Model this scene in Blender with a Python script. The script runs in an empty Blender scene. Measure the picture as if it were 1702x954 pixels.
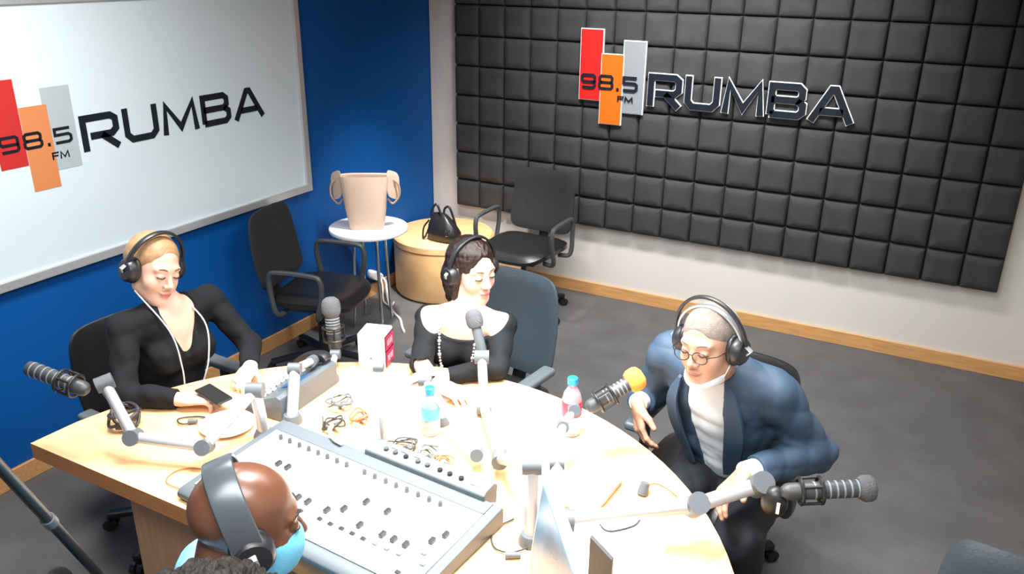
import bpy, bmesh, math, random
import numpy as np
from mathutils import Vector, Matrix
random.seed(7)
PI = math.pi
sc = bpy.context.scene
COL = sc.collection

# ------------------------------------------------------------------ camera
cam_d = bpy.data.cameras.new('camera')
cam = bpy.data.objects.new('camera', cam_d)
COL.objects.link(cam)
cam.location = (3.3937, -5.0649, 2.2)
_y, _p, _r = (math.radians(a) for a in (28.1705, 68.3760, 0.6536))
cam.matrix_world = Matrix.Translation(cam.location) @ (Matrix.Rotation(_y, 4, 'Z') @ Matrix.Rotation(_p, 4, 'X') @ Matrix.Rotation(_r, 4, 'Z'))
cam_d.sensor_fit = 'HORIZONTAL'
cam_d.sensor_width = 36.0
cam_d.lens = 36.0 * 1380.98 / 1702
cam_d.clip_start = 0.05
sc.camera = cam

# ------------------------------------------------------------------ light and exposure
sc.view_settings.view_transform = 'Standard'
sc.view_settings.look = 'None'
sc.view_settings.gamma = 1.0
sc.view_settings.use_curve_mapping = False
sc.view_settings.exposure = 0.0
world = bpy.data.worlds.new('world')
sc.world = world
world.use_nodes = True
world.node_tree.nodes['Background'].inputs[0].default_value = (0.6, 0.65, 0.7, 1)
world.node_tree.nodes['Background'].inputs[1].default_value = 0.15


def area(name, loc, target, sx, sy, power, col=(1, 1, 1), spread=180):
    d = bpy.data.lights.new(name, 'AREA')
    d.shape = 'RECTANGLE'
    d.size, d.size_y, d.energy, d.color = sx, sy, power, col
    d.spread = math.radians(spread)
    o = bpy.data.objects.new(name, d)
    COL.objects.link(o)
    o.location = loc
    o.rotation_euler = (Vector(target) - Vector(loc)).to_track_quat('-Z', 'Y').to_euler()
    return o


area('table_light', (2.25, -3.30, 2.56), (2.25, -3.25, 0), 0.6, 0.6, 43, (1, .985, .96), 82)
area('left_light', (1.05, -3.30, 2.57), (.7, -3.2, 0), 0.5, 0.5, 36, (1, .985, .96), 145)
area('room_light', (2.6, -2.3, 2.57), (2.4, -2.1, 0), 1.3, 1.3, 56, (1, .98, .95), 125)
area('front_light', (2.9, -4.5, 2.57), (2.8, -4.2, 0.), 1.6, 0.6, 48, (1, .99, .97), 150)
area('wall_light', (2.0, -1.0, 2.57), (1.95, 0, .8), 1.7, 0.2, 36, (1, .98, .95), 108)
area('corner_light', (.95, -1.25, 2.57), (.5, -.75, .2), 0.12, 0.12, 9, (1, .97, .92), 50)


# ------------------------------------------------------------------ materials
def mat(name, rgb, rough=.5, metal=0., var=0., vscale=6., bump=0., bscale=60., spec=.5, trans=0., coat=0., stretch=None, emit=0., sheen=0., sub=0.):
    m = bpy.data.materials.new(name)
    m.use_nodes = True
    nt = m.node_tree
    b = nt.nodes['Principled BSDF']
    I = b.inputs
    I['Base Color'].default_value = (*rgb, 1)
    I['Roughness'].default_value = rough
    I['Metallic'].default_value = metal
    I['Specular IOR Level'].default_value = spec
    I['Transmission Weight'].default_value = trans
    I['Coat Weight'].default_value = coat
    I['Sheen Weight'].default_value = sheen
    if sub:
        I['Subsurface Weight'].default_value = sub
        I['Subsurface Radius'].default_value = (.012, .005, .003)
    if emit:
        I['Emission Color'].default_value = (*rgb, 1)
        I['Emission Strength'].default_value = emit
    tc = nt.nodes.new('ShaderNodeTexCoord')
    src = tc.outputs['Object']
    if stretch:
        mp = nt.nodes.new('ShaderNodeMapping')
        mp.inputs['Scale'].default_value = stretch
        nt.links.new(src, mp.inputs[0])
        src = mp.outputs[0]
    if var:
        n = nt.nodes.new('ShaderNodeTexNoise')
        n.inputs['Scale'].default_value = vscale
        n.inputs['Detail'].default_value = 6
        nt.links.new(src, n.inputs['Vector'])
        r = nt.nodes.new('ShaderNodeValToRGB')
        r.color_ramp.elements[0].position = .3
        r.color_ramp.elements[1].position = .7
        r.color_ramp.elements[0].color = (*[c * (1 - var) for c in rgb], 1)
        r.color_ramp.elements[1].color = (*[min(1, c * (1 + var)) for c in rgb], 1)
        nt.links.new(n.outputs[0], r.inputs[0])
        nt.links.new(r.outputs[0], I['Base Color'])
    if bump:
        n2 = nt.nodes.new('ShaderNodeTexNoise')
        n2.inputs['Scale'].default_value = bscale
        n2.inputs['Detail'].default_value = 4
        nt.links.new(src, n2.inputs['Vector'])
        bp = nt.nodes.new('ShaderNodeBump')
        bp.inputs['Strength'].default_value = bump
        bp.inputs['Distance'].default_value = .01
        nt.links.new(n2.outputs[0], bp.inputs['Height'])
        nt.links.new(bp.outputs[0], I['Normal'])
    return m


M = {}
M['blue'] = mat('blue_paint', (.0, .085, .34), .55, var=.04, vscale=2, spec=.25)
M['grey_wall'] = mat('grey_paint', (.68, .655, .62), .75, var=.03, vscale=2)
M['ceiling'] = mat('ceiling_paint', (.35, .35, .35), .9)
M['carpet'] = mat('carpet', (.145, .144, .145), .95, var=.12, vscale=5, bump=.9, bscale=260, spec=.15)
M['wood'] = mat('wood', (.62, .33, .13), .45, var=.16, vscale=5, stretch=(1.2, 14, 14), bump=.02, bscale=30)
M['wood_top'] = mat('wood_top', (.80, .50, .25), .36, var=.10, vscale=4, stretch=(1.2, 12, 12))
M['wood_edge'] = mat('wood_edge', (.46, .19, .065), .4, var=.16, vscale=6, stretch=(1.2, 1.2, 20))
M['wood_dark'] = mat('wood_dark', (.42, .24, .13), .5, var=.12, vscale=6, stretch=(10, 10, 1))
M['foam'] = mat('charcoal_foam', (.045, .046, .048), .8, var=.12, vscale=9, bump=.25, bscale=300, spec=.2)
M['board'] = mat('board_white', (.68, .80, .87), .25, var=.02, vscale=1.5)
M['alu'] = mat('aluminium', (.62, .64, .66), .35, .55)
M['alu_white'] = mat('silver_tube', (.46, .48, .51), .32, .35)
M['joint'] = mat('joint_grey', (.10, .115, .13), .45)
M['alu_dim'] = mat('dull_slots', (.22, .24, .26), .5)
M['chrome'] = mat('chrome', (.75, .76, .78), .15, 1.)
M['black'] = mat('black_plastic', (.012, .012, .013), .4)
M['black_soft'] = mat('black_fabric', (.016, .016, .018), .85, var=.2, vscale=60, bump=.3, bscale=400)
M['leather'] = mat('black_leather', (.014, .014, .015), .32, bump=.12, bscale=120)
M['leather_grey'] = mat('slate_leather', (.045, .062, .078), .45, bump=.1, bscale=120)
M['charcoal'] = mat('charcoal_plastic', (.05, .055, .06), .45)
M['grey_plastic'] = mat('grey_plastic', (.095, .115, .13), .4)
M['lightgrey'] = mat('light_grey_plastic', (.58, .61, .63), .45)
M['white'] = mat('white_plastic', (.82, .83, .84), .4)
M['paper'] = mat('white_paper', (.88, .88, .86), .7)
M['red'] = mat('sign_red', (.70, .012, .010), .4)
M['orange'] = mat('sign_orange', (.80, .125, .004), .4)
M['signgrey'] = mat('sign_grey', (.23, .25, .27), .4)
M['red_l'] = mat('print_red', (.52, .024, .022), .5)
M['orange_l'] = mat('print_orange', (.66, .24, .09), .5)
M['grey_l'] = mat('print_grey', (.42, .49, .53), .5)
M['letter'] = mat('letter_black', (.004, .008, .016), .4)
M['letter_w'] = mat('letter_outline_white', (.75, .78, .80), .5)
M['tan'] = mat('tan_leather', (.88, .54, .25), .6, var=.08, vscale=14, bump=.1, bscale=90)
M['bag'] = mat('kraft_bag', (.62, .46, .36), .8, var=.08, vscale=5)
M['bag_in'] = mat('bag_handle', (.42, .26, .15), .8)
M['cable'] = mat('cable_dark', (.03, .03, .035), .5)
M['cable_w'] = mat('cable_white', (.75, .75, .73), .5)
M['cable_b'] = mat('cable_copper', (.35, .13, .05), .5)
M['windscreen'] = mat('foam_grey', (.10, .105, .115), .95, bump=.6, bscale=300)
M['windscreen_o'] = mat('foam_orange', (.90, .42, .06), .95, bump=.6, bscale=300)
M['console'] = mat('console_face', (.80, .81, .82), .45)
M['console_body'] = mat('console_body', (.085, .105, .12), .45)
M['screen'] = mat('screen_blue', (.07, .16, .24), .25, var=.5, vscale=5, emit=.25)
M['led'] = mat('red_led', (.9, .02, .05), .4, emit=1.2)
M['led_t'] = mat('red_led_text', (1., .35, .40), .4, emit=.8)
M['bottle'] = mat('bottle_plastic', (.75, .92, 1.), .08, trans=.75, spec=.5)
M['cap'] = mat('blue_cap', (.01, .33, .85), .35)
M['label_blue'] = mat('bottle_label', (.10, .55, .85), .5)
M['label_red'] = mat('bottle_label_red', (.80, .03, .06), .5)
M['lcd'] = mat('blue_lcd', (.03, .12, .30), .3, emit=.3)
# people
M['skinL'] = mat('skin_light', (.74, .47, .36), .5, var=.05, vscale=30, sub=.08)
M['skinM'] = mat('skin_fair', (.76, .49, .38), .5, var=.05, vscale=30, sub=.08)
M['skinS'] = mat('skin_tan', (.56, .31, .21), .5, var=.06, vscale=30, sub=.06)
M['skinD'] = mat('skin_brown', (.13, .052, .028), .30, var=.10, vscale=18, spec=.6)
M['lipsF'] = mat('lips_pink', (.62, .16, .15), .4)
M['lipsM'] = mat('lips_brown', (.42, .17, .13), .5)
M['eye'] = mat('eye_white', (.6, .58, .55), .3)
M['lash'] = mat('lash_dark', (.02, .013, .01), .7)
M['brow'] = mat('brow_brown', (.16, .08, .04), .8)
M['hair_bl'] = mat('hair_blonde', (.40, .23, .11), .5, var=.2, vscale=20, stretch=(8, 1, 1), bump=.3, bscale=90)
M['hair_dk'] = mat('hair_dark_brown', (.017, .008, .006), .33, var=.4, vscale=20, stretch=(8, 8, .7), bump=.3, bscale=120)
M['hair_gr'] = mat('hair_grey_crop', (.23, .19, .165), .9, var=.2, vscale=70, bump=.4, bscale=300)
M['hair_bk'] = mat('hair_black_curly', (.014, .012, .011), .7, var=.4, vscale=50, bump=1., bscale=90)
M['knit'] = mat('black_knit', (.009, .010, .012), .85, bump=.15, bscale=250, spec=.2)
M['blouse'] = mat('charcoal_blouse', (.010, .012, .014), .8, bump=.15, bscale=200, spec=.2)
M['suit'] = mat('navy_suit', (.030, .062, .108), .65, bump=.12, bscale=300, sheen=0)
M['suit_dk'] = mat('navy_trousers', (.003, .005, .010), .75)
M['shirt'] = mat('pale_shirt', (.74, .84, .92), .7)
M['mask'] = mat('mask_blue', (.16, .55, .80), .8, bump=.1, bscale=150)
M['mask_w'] = mat('mask_white', (.70, .78, .80), .8)
M['tshirt'] = mat('light_blue_shirt', (.20, .52, .78), .8)
M['dark_cloth'] = mat('dark_cloth', (.02, .02, .025), .85)
M['phones'] = mat('headphone_black', (.016, .018, .022), .38)
M['phones_g'] = mat('headphone_band_grey', (.07, .085, .10), .28, .2)
M['phones_s'] = mat('headphone_silver', (.45, .48, .5), .3, .6)
M['bead'] = mat('silver_beads', (.55, .56, .58), .3, .6)
M['glass'] = mat('lens_clear', (.9, .92, .92), .05, trans=.9)


# ------------------------------------------------------------------ mesh builder
class MB:
    def __init__(s, T=None):
        s.v, s.f, s.T = [], [], T

    def _add(s, vs, fs):
        o = len(s.v)
        if s.T is not None:
            vs = [s.T @ Vector(v) for v in vs]
        s.v += [tuple(v) for v in vs]
        s.f += [tuple(i + o for i in f) for f in fs]
        return s

    def box(s, c, d, R=None):
        x, y, z = (k / 2 for k in d)
        vs = [Vector((a * x, b * y, e * z)) for a in (-1, 1) for b in (-1, 1) for e in (-1, 1)]
        if R is not None:
            vs = [R @ v for v in vs]
        c = Vector(c)
        return s._add([v + c for v in vs], [(0, 1, 3, 2), (4, 6, 7, 5), (0, 4, 5, 1), (2, 3, 7, 6), (0, 2, 6, 4), (1, 5, 7, 3)])

    def rings(s, rings, cap=True, closed=False):
        n = len(rings[0])
        vs = [p for r in rings for p in r]
        fs = []
        m = len(rings)
        for i in range(m if closed else m - 1):
            j = (i + 1) % m
            for k in range(n):
                l = (k + 1) % n
                fs.append((i * n + k, i * n + l, j * n + l, j * n + k))
        if cap and not closed:
            fs.append(tuple(range(n))[::-1])
            fs.append(tuple((m - 1) * n + k for k in range(n)))
        return s._add(vs, fs)

    def cyl(s, a, b, ra, rb=None, n=20):
        rb = ra if rb is None else rb
        a, b = Vector(a), Vector(b)
        d = (b - a).normalized()
        u = d.orthogonal().normalized()
        w = d.cross(u)
        cs = [(math.cos(2 * PI * k / n), math.sin(2 * PI * k / n)) for k in range(n)]
        return s.rings([[p + (u * x + w * y) * r for x, y in cs] for p, r in ((a, ra), (b, rb))])

    def tube(s, pts, r, n=10, closed=False, flat=None):
        """round tube along pts; flat=(width,height,upvector) makes a rounded strap"""
        P = [Vector(p) for p in pts]
        m = len(P)
        rings = []
        prev = None
        for i in range(m):
            a = P[(i - 1) % m] if (closed or i > 0) else P[i]
            b = P[(i + 1) % m] if (closed or i < m - 1) else P[i]
            t = (b - a).normalized()
            if flat:
                up = Vector(flat[2])
                u = (up - t * up.dot(t)).normalized()
            else:
                if prev is None:
                    prev = t.orthogonal()
                u = (prev - t * prev.dot(t)).normalized()
                prev = u
            w = t.cross(u)
            rr = r[i] if isinstance(r, (list, tuple)) else r
            ring = []
            for k in range(n):
                c, q = math.cos(2 * PI * k / n), math.sin(2 * PI * k / n)
                if flat:
                    sg = lambda x: math.copysign(abs(x) ** .5, x)
                    ring.append(P[i] + w * sg(c) * flat[0] / 2 + u * sg(q) * flat[1] / 2)
                else:
                    ring.append(P[i] + (u * c + w * q) * rr)
            rings.append(ring)
        return s.rings(rings, closed=closed)

    def lathe(s, c, prof, axis=(0, 0, 1), n=32):
        ax = Vector(axis).normalized()
        u = ax.orthogonal().normalized()
        w = ax.cross(u)
        c = Vector(c)
        return s.rings([[c + ax * h + (u * math.cos(2 * PI * k / n) + w * math.sin(2 * PI * k / n)) * max(r, 1e-4) for k in range(n)] for r, h in prof])

    def ell(s, c, r, R=None, n=20):
        if not hasattr(r, '__len__'):
            r = (r, r, r)
        c = Vector(c)
        rings = []
        for i in range(1, n // 2 + 1):
            th = PI * (i - .5) / (n // 2)
            ring = []
            for k in range(n):
                v = Vector((r[0] * math.sin(th) * math.cos(2 * PI * k / n), r[1] * math.sin(th) * math.sin(2 * PI * k / n), -r[2] * math.cos(th)))
                ring.append(c + (R @ v if R is not None else v))
            rings.append(ring)
        return s.rings(rings)

    def prism(s, poly, h0, h1):
        n = len(poly)
        vs = [(x, y, h0) for x, y in poly] + [(x, y, h1) for x, y in poly]
        fs = [tuple(range(n))[::-1], tuple(range(n, 2 * n))] + [(i, (i + 1) % n, n + (i + 1) % n, n + i) for i in range(n)]
        return s._add(vs, fs)

    def slab(s, fn, nu=16, nv=16, th=.03, p=5):
        """thick curved sheet fn(u,v), u,v in [-1,1], with rounded corners"""
        def sq(u, v):
            m = max(abs(u), abs(v))
            if m < 1e-6:
                return u, v
            k = m / (abs(u) ** p + abs(v) ** p) ** (1 / p)
            return u * k, v * k
        N = (nu + 1) * (nv + 1)
        top, bot = [], []
        e = .01
        for j in range(nv + 1):
            for i in range(nu + 1):
                uu, vv = -1 + 2 * i / nu, -1 + 2 * j / nv
                u, v = sq(uu, vv)
                P = Vector(fn(u, v))
                du = Vector(fn(u + e, v)) - Vector(fn(u - e, v))
                dv = Vector(fn(u, v + e)) - Vector(fn(u, v - e))
                nn = du.cross(dv).normalized()
                edge = max(abs(uu), abs(vv))
                t = th / 2 * math.sqrt(max(0.12, 1 - edge ** 10))
                top.append(P + nn * t)
                bot.append(P - nn * t)
        fs = []
        for j in range(nv):
            for i in range(nu):
                a = j * (nu + 1) + i
                q = (a, a + 1, a + nu + 2, a + nu + 1)
                fs.append(q)
                fs.append(tuple(N + k for k in q[::-1]))
        bd = [i for i in range(nu + 1)] + [j * (nu + 1) + nu for j in range(1, nv + 1)] + [nv * (nu + 1) + i for i in range(nu - 1, -1, -1)] + [j * (nu + 1) for j in range(nv - 1, 0, -1)]
        for k in range(len(bd)):
            a, b = bd[k], bd[(k + 1) % len(bd)]
            fs.append((b, a, N + a, N + b))
        return s._add(top + bot, fs)

    def build(s, name, m, parent=None, bevel=0., ang=40, seg=2, sub=0):
        me = bpy.data.meshes.new(name)
        me.from_pydata(s.v, [], s.f)
        me.polygons.foreach_set('use_smooth', [True] * len(me.polygons))
        bm = bmesh.new()
        bm.from_mesh(me)
        bmesh.ops.recalc_face_normals(bm, faces=bm.faces)
        bm.to_mesh(me)
        bm.free()
        me.set_sharp_from_angle(angle=math.radians(ang))
        me.materials.append(m)
        o = bpy.data.objects.new(name, me)
        COL.objects.link(o)
        if parent:
            o.parent = parent
        if bevel:
            b = o.modifiers.new('bevel', 'BEVEL')
            b.width, b.segments, b.limit_method, b.angle_limit = bevel, seg, 'ANGLE', math.radians(40)
            b.harden_normals = True
        if sub:
            q = o.modifiers.new('subd', 'SUBSURF')
            q.levels = q.render_levels = sub
        return o


def rx(a): return Matrix.Rotation(a, 3, 'X')
def rz(a): return Matrix.Rotation(a, 3, 'Z')
def ry(a): return Matrix.Rotation(a, 3, 'Y')


def tag(o, label=None, cat=None, group=None, kind=None):
    if label: o['label'] = label
    if cat: o['category'] = cat
    if group: o['group'] = group
    if kind: o['kind'] = kind
    return o


def empty(name, loc, yaw=0, label=None, cat=None, group=None):
    o = bpy.data.objects.new(name, None)
    COL.objects.link(o)
    o.empty_display_size = .1
    o.location = loc
    o.rotation_euler = (0, 0, yaw)
    return tag(o, label, cat, group)


def copy_tree(o, parent=None):
    c = o.copy()
    COL.objects.link(c)
    if parent: c.parent = parent
    for ch in list(o.children):
        copy_tree(ch, c)
    return c


def smooth_path(pts, n=8):
    """Catmull-Rom through pts"""
    P = [Vector(p) for p in pts]
    P = [P[0] * 2 - P[1]] + P + [P[-1] * 2 - P[-2]]
    out = []
    for i in range(1, len(P) - 2):
        for k in range(n):
            t = k / n
            a, b, c, d = P[i - 1], P[i], P[i + 1], P[i + 2]
            out.append(.5 * ((2 * b) + (c - a) * t + (2 * a - 5 * b + 4 * c - d) * t * t + (3 * b - a - 3 * c + d) * t ** 3))
    out.append(P[-2])
    return out


def struct(name, mb, m, **k):
    return tag(mb.build(name, m, **k), kind='structure')


# ------------------------------------------------------------------ room shell
RX, FY, CZ = 3.99, -5.75, 2.62
struct('floor', MB().box((RX / 2, FY / 2, -.05), (RX + .2, -FY + .2, .1)), M['carpet'])
struct('ceiling', MB().box((RX / 2, FY / 2, CZ + .05), (RX + .2, -FY + .2, .1)), M['ceiling'])
struct('wall_left', MB().box((-.05, FY / 2, CZ / 2), (.1, -FY + .2, CZ)), M['blue'])
struct('wall_back', MB().box((RX / 2 + .004, .05, CZ / 2), (RX, .1, CZ)), M['grey_wall'])
struct('wall_right', MB().box((RX + .05, FY / 2, CZ / 2), (.1, -FY + .2, CZ)), M['grey_wall'])
struct('wall_front', MB().box((RX / 2, FY - .05, CZ / 2), (RX, .1, CZ)), M['grey_wall'])
BH = .087
struct('baseboard_left', MB().box((.008, FY / 2, BH / 2), (.016, -FY, BH)), M['wood'], bevel=.003)
struct('baseboard_back', MB().box((RX / 2, -.008, BH / 2), (RX, .016, BH)), M['wood'], bevel=.003)
struct('baseboard_right', MB().box((RX - .008, FY / 2, BH / 2), (.016, -FY, BH)), M['wood'], bevel=.003)

# ------------------------------------------------------------------ whiteboard panel on the blue wall
wb = empty('whiteboard', (.0, -2.78, .884), 0, 'large white wall board in an aluminium frame on the blue wall', 'whiteboard')
def off(o, c):  # express mesh built in world coordinates relative to an empty's location
    return MB(Matrix.Translation(-Vector(c)))
wc = (.0, -2.78, .884)
Y0, Y1, Z0, Z1 = -4.22, -1.345, .884, 2.05
off(0, wc).box((.012, (Y0 + Y1) / 2, (Z0 + Z1) / 2), (.014, Y1 - Y0 - .06, Z1 - Z0 - .06)).build('board_surface', M['board'], wb)
f = off(0, wc)
FW = .042
f.box((.018, (Y0 + Y1) / 2, Z0 + FW / 2), (.034, Y1 - Y0, FW)).box((.018, (Y0 + Y1) / 2, Z1 - FW / 2), (.034, Y1 - Y0, FW))
f.box((.018, Y0 + FW / 2, (Z0 + Z1) / 2), (.034, FW, Z1 - Z0 - 2 * FW)).box((.018, Y1 - FW / 2, (Z0 + Z1) / 2), (.034, FW, Z1 - Z0 - 2 * FW))
f.build('frame', M['alu'], wb, bevel=.004)

# ------------------------------------------------------------------ stroke lettering
GL = {
    'R': (1.15, [[(.09, 0), (.09, .9), (.9, .9), (1.04, .8), (1.04, .52), (.9, .4), (.26, .4)], [(.6, .4), (1.06, .0)]]),
    'U': (1.12, [[(.09, 1), (.09, .24), (.24, .09), (.88, .09), (1.03, .24), (1.03, 1)]]),
    'M': (1.30, [[(.09, 0), (.17, .88), (.65, .16), (1.13, .88), (1.21, 0)]]),
    'B': (1.14, [[(.09, .09), (.09, .91), (.88, .91), (1.0, .81), (1.0, .62), (.88, .52), (.09, .52)], [(.88, .52), (1.05, .4), (1.05, .2), (.92, .09), (.09, .09)]]),
    'A': (1.28, [[(.07, 0), (.58, .92), (.70, .92), (1.21, 0)], [(.3, .29), (.98, .29)]]),
    '9': (1.05, [[(.95, .47), (.2, .47), (.1, .57), (.1, .8), (.2, .9), (.85, .9), (.95, .8), (.95, .2), (.85, .1), (.12, .1)]]),
    '8': (1.05, [[(.2, .5), (.85, .5), (.93, .6), (.93, .8), (.83, .9), (.22, .9), (.12, .8), (.12, .6), (.2, .5), (.1, .4), (.1, .2), (.2, .1), (.85, .1), (.95, .2), (.95, .4), (.85, .5)]]),
    '.': (.28, [[(.14, 0), (.14, .2)]]),
    '5': (1.05, [[(.93, .9), (.12, .9), (.12, .55), (.83, .55), (.95, .45), (.95, .2), (.83, .1), (.1, .1)]]),
    'F': (.95, [[(.1, 0), (.1, .9), (.95, .9)], [(.1, .5), (.85, .5)]]),
}


def letter_mb(T, ch, x0, z0, sx, h, w, depth, d0, wi=None):
    """strokes as extruded mitred ribbons; local x right, y up, z out"""
    mb = MB(T)
    for st in GL[ch][1]:
        P = [Vector((x0 + x * sx, z0 + y * h)) for x, y in st]
        k = len(P)
        Lf, Rt = [], []
        for i in range(k):
            ns = []
            if i > 0:
                d = (P[i] - P[i - 1]).normalized(); ns.append(Vector((-d.y, d.x)))
            if i < k - 1:
                d = (P[i + 1] - P[i]).normalized(); ns.append(Vector((-d.y, d.x)))
            n = (ns[0] + ns[-1])
            n = n.normalized() if n.length > 1e-4 else ns[0]
            m = (w / 2) / max(.62, n.dot(ns[0]))
            e = Vector((0, 0))
            if wi and i in (0, k - 1):
                dd = (P[0] - P[1]).normalized() if i == 0 else (P[-1] - P[-2]).normalized()
                e = dd * wi
            Lf.append(P[i] + n * m + e)
            Rt.append(P[i] - n * m + e)
        for i in range(k - 1):
            mb.prism([tuple(Lf[i]), tuple(Rt[i]), tuple(Rt[i + 1]), tuple(Lf[i + 1])], d0, d0 + depth)
    return mb


def word(T, text, x0, x1, z0, h, w, m, parent, depth, d0, name='letter', ow=0, om=None, gap=.12):
    tot = sum(GL[c][0] for c in text) + gap * (len(text) - 1)
    s = (x1 - x0) / tot
    x = x0
    for c in text:
        o = letter_mb(T, c, x, z0, s, h, w, depth, d0).build(name, m, parent)
        if ow:
            letter_mb(T, c, x, z0, s, h, w + 2 * ow, depth * .6, d0 - depth * .3, wi=ow).build('letter_outline', om, o)
        x += s * (GL[c][0] + gap)


# board print: local x -> +y world, local y -> z world, out -> +x
TB = Matrix(((0, 0, 1, .0195), (1, 0, 0, 2.78), (0, 1, 0, -.884), (0, 0, 0, 1)))
for nm, y0, y1, z0, z1, m, dd in (('red_stripe', -3.145, -3.028, 1.375, 1.727, 'red_l', .0004), ('grey_stripe', -2.922, -2.79, 1.33, 1.678, 'grey_l', .0004), ('orange_stripe', -3.026, -2.905, 1.261, 1.611, 'orange_l', .0008)):
    MB(TB).box(((y0 + y1) / 2, (z0 + z1) / 2, dd), (y1 - y0, z1 - z0, .001)).build(nm, M[m], wb)
word(TB, 'RUMBA', -2.772, -1.668, 1.382, .158, .031, M['letter'], wb, .0012, .001, 'printed_letter')
word(TB, '98.5', -3.138, -2.812, 1.437, .072, .0125, M['letter'], wb, .0012, .0014, 'printed_digit')
word(TB, 'FM', -2.922, -2.842, 1.377, .032, .0065, M['letter'], wb, .0012, .0014, 'printed_letter')

# ------------------------------------------------------------------ foam panel on the grey wall
PX0, PX1, PZ0, PZ1 = .24, 3.742, .505, 2.505
ap = empty('acoustic_panel', (1.99, 0, PZ0), 0, 'wide charcoal acoustic foam panel of padded squares on the grey wall', 'acoustic panel')
mb = MB(Matrix.Translation((-1.99, 0, -PZ0)))
mb.box(((PX0 + PX1) / 2, -.012, (PZ0 + PZ1) / 2), (PX1 - PX0, .022, PZ1 - PZ0))
NC, NR = 18, 10
cw, ch = (PX1 - PX0) / NC, (PZ1 - PZ0) / NR
for i in range(NC):
    for j in range(NR):
        cx, cz = PX0 + (i + .5) * cw, PZ0 + (j + .5) * ch
        def ring(a, b, y):
            hx, hz, r = cw / 2 * a, ch / 2 * a, b
            out = []
            for k, (sx, sz) in enumerate(((1, 1), (-1, 1), (-1, -1), (1, -1))):
                for q in range(4):
                    t = PI / 2 * (k + q / 3)
                    out.append((cx + sx * (hx - r) + r * math.cos(t), y, cz + sz * (hz - r) + r * math.sin(t)))
            return out
        mb.rings([ring(1.0, .004, -.02), ring(.985, .006, -.036), ring(.93, .012, -.056), ring(.84, .012, -.067), ring(.5, .01, -.071)])
mb.build('foam_tiles', M['foam'], ap, ang=70)

sg = empty('wall_sign', (2.03, -.07, 1.38), 0, 'radio station sign with coloured bars and outlined black letters on the dark foam panel', 'sign')
TS = Matrix(((1, 0, 0, -2.03), (0, 0, -1, .0), (0, 1, 0, -1.38), (0, 0, 0, 1)))
for nm, a0, a1, b0, b1, m, dd in (('red_bar', 1.199, 1.355, 1.357, 1.797, 'red', .0), ('grey_bar', 1.488, 1.636, 1.294, 1.738, 'signgrey', .0), ('orange_bar', 1.346, 1.498, 1.216, 1.653, 'orange', .005)):
    o = MB(TS).box(((a0 + a1) / 2, (b0 + b1) / 2, .014 + dd), (a1 - a0 - .010, b1 - b0 - .010, .016)).build(nm, M[m], sg)
    MB(TS).box(((a0 + a1) / 2, (b0 + b1) / 2, .010 + dd), (a1 - a0, b1 - b0, .016)).build('bar_outline', M['letter_w'], o)
word(TS, 'RUMBA', 1.664, 2.862, 1.358, .195, .037, M['letter'], sg, .014, .010, 'letter', .0055, M['letter_w'])
word(TS, '98.5', 1.213, 1.600, 1.430, .096, .0165, M['letter'], sg, .006, .026, 'digit')
word(TS, 'FM', 1.468, 1.572, 1.366, .036, .0075, M['letter'], sg, .006, .026, 'letter')

class Thing:
    def __init__(s, name, loc, label, cat, group=None, yaw=0):
        s.loc = Vector(loc)
        s.o = empty(name, loc, yaw, label, cat, group)
        s.yaw = yaw

    def mb(s, world=True):
        """mesh in world coordinates (world) or in the thing's own local frame"""
        if world:
            return MB(Matrix.Rotation(-s.yaw, 4, 'Z') @ Matrix.Translation(-s.loc))
        return MB()

    def part(s, name, mb, m, parent=None, **k):
        return mb.build(name, m if not isinstance(m, str) else M[m], parent or s.o, **k)


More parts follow.
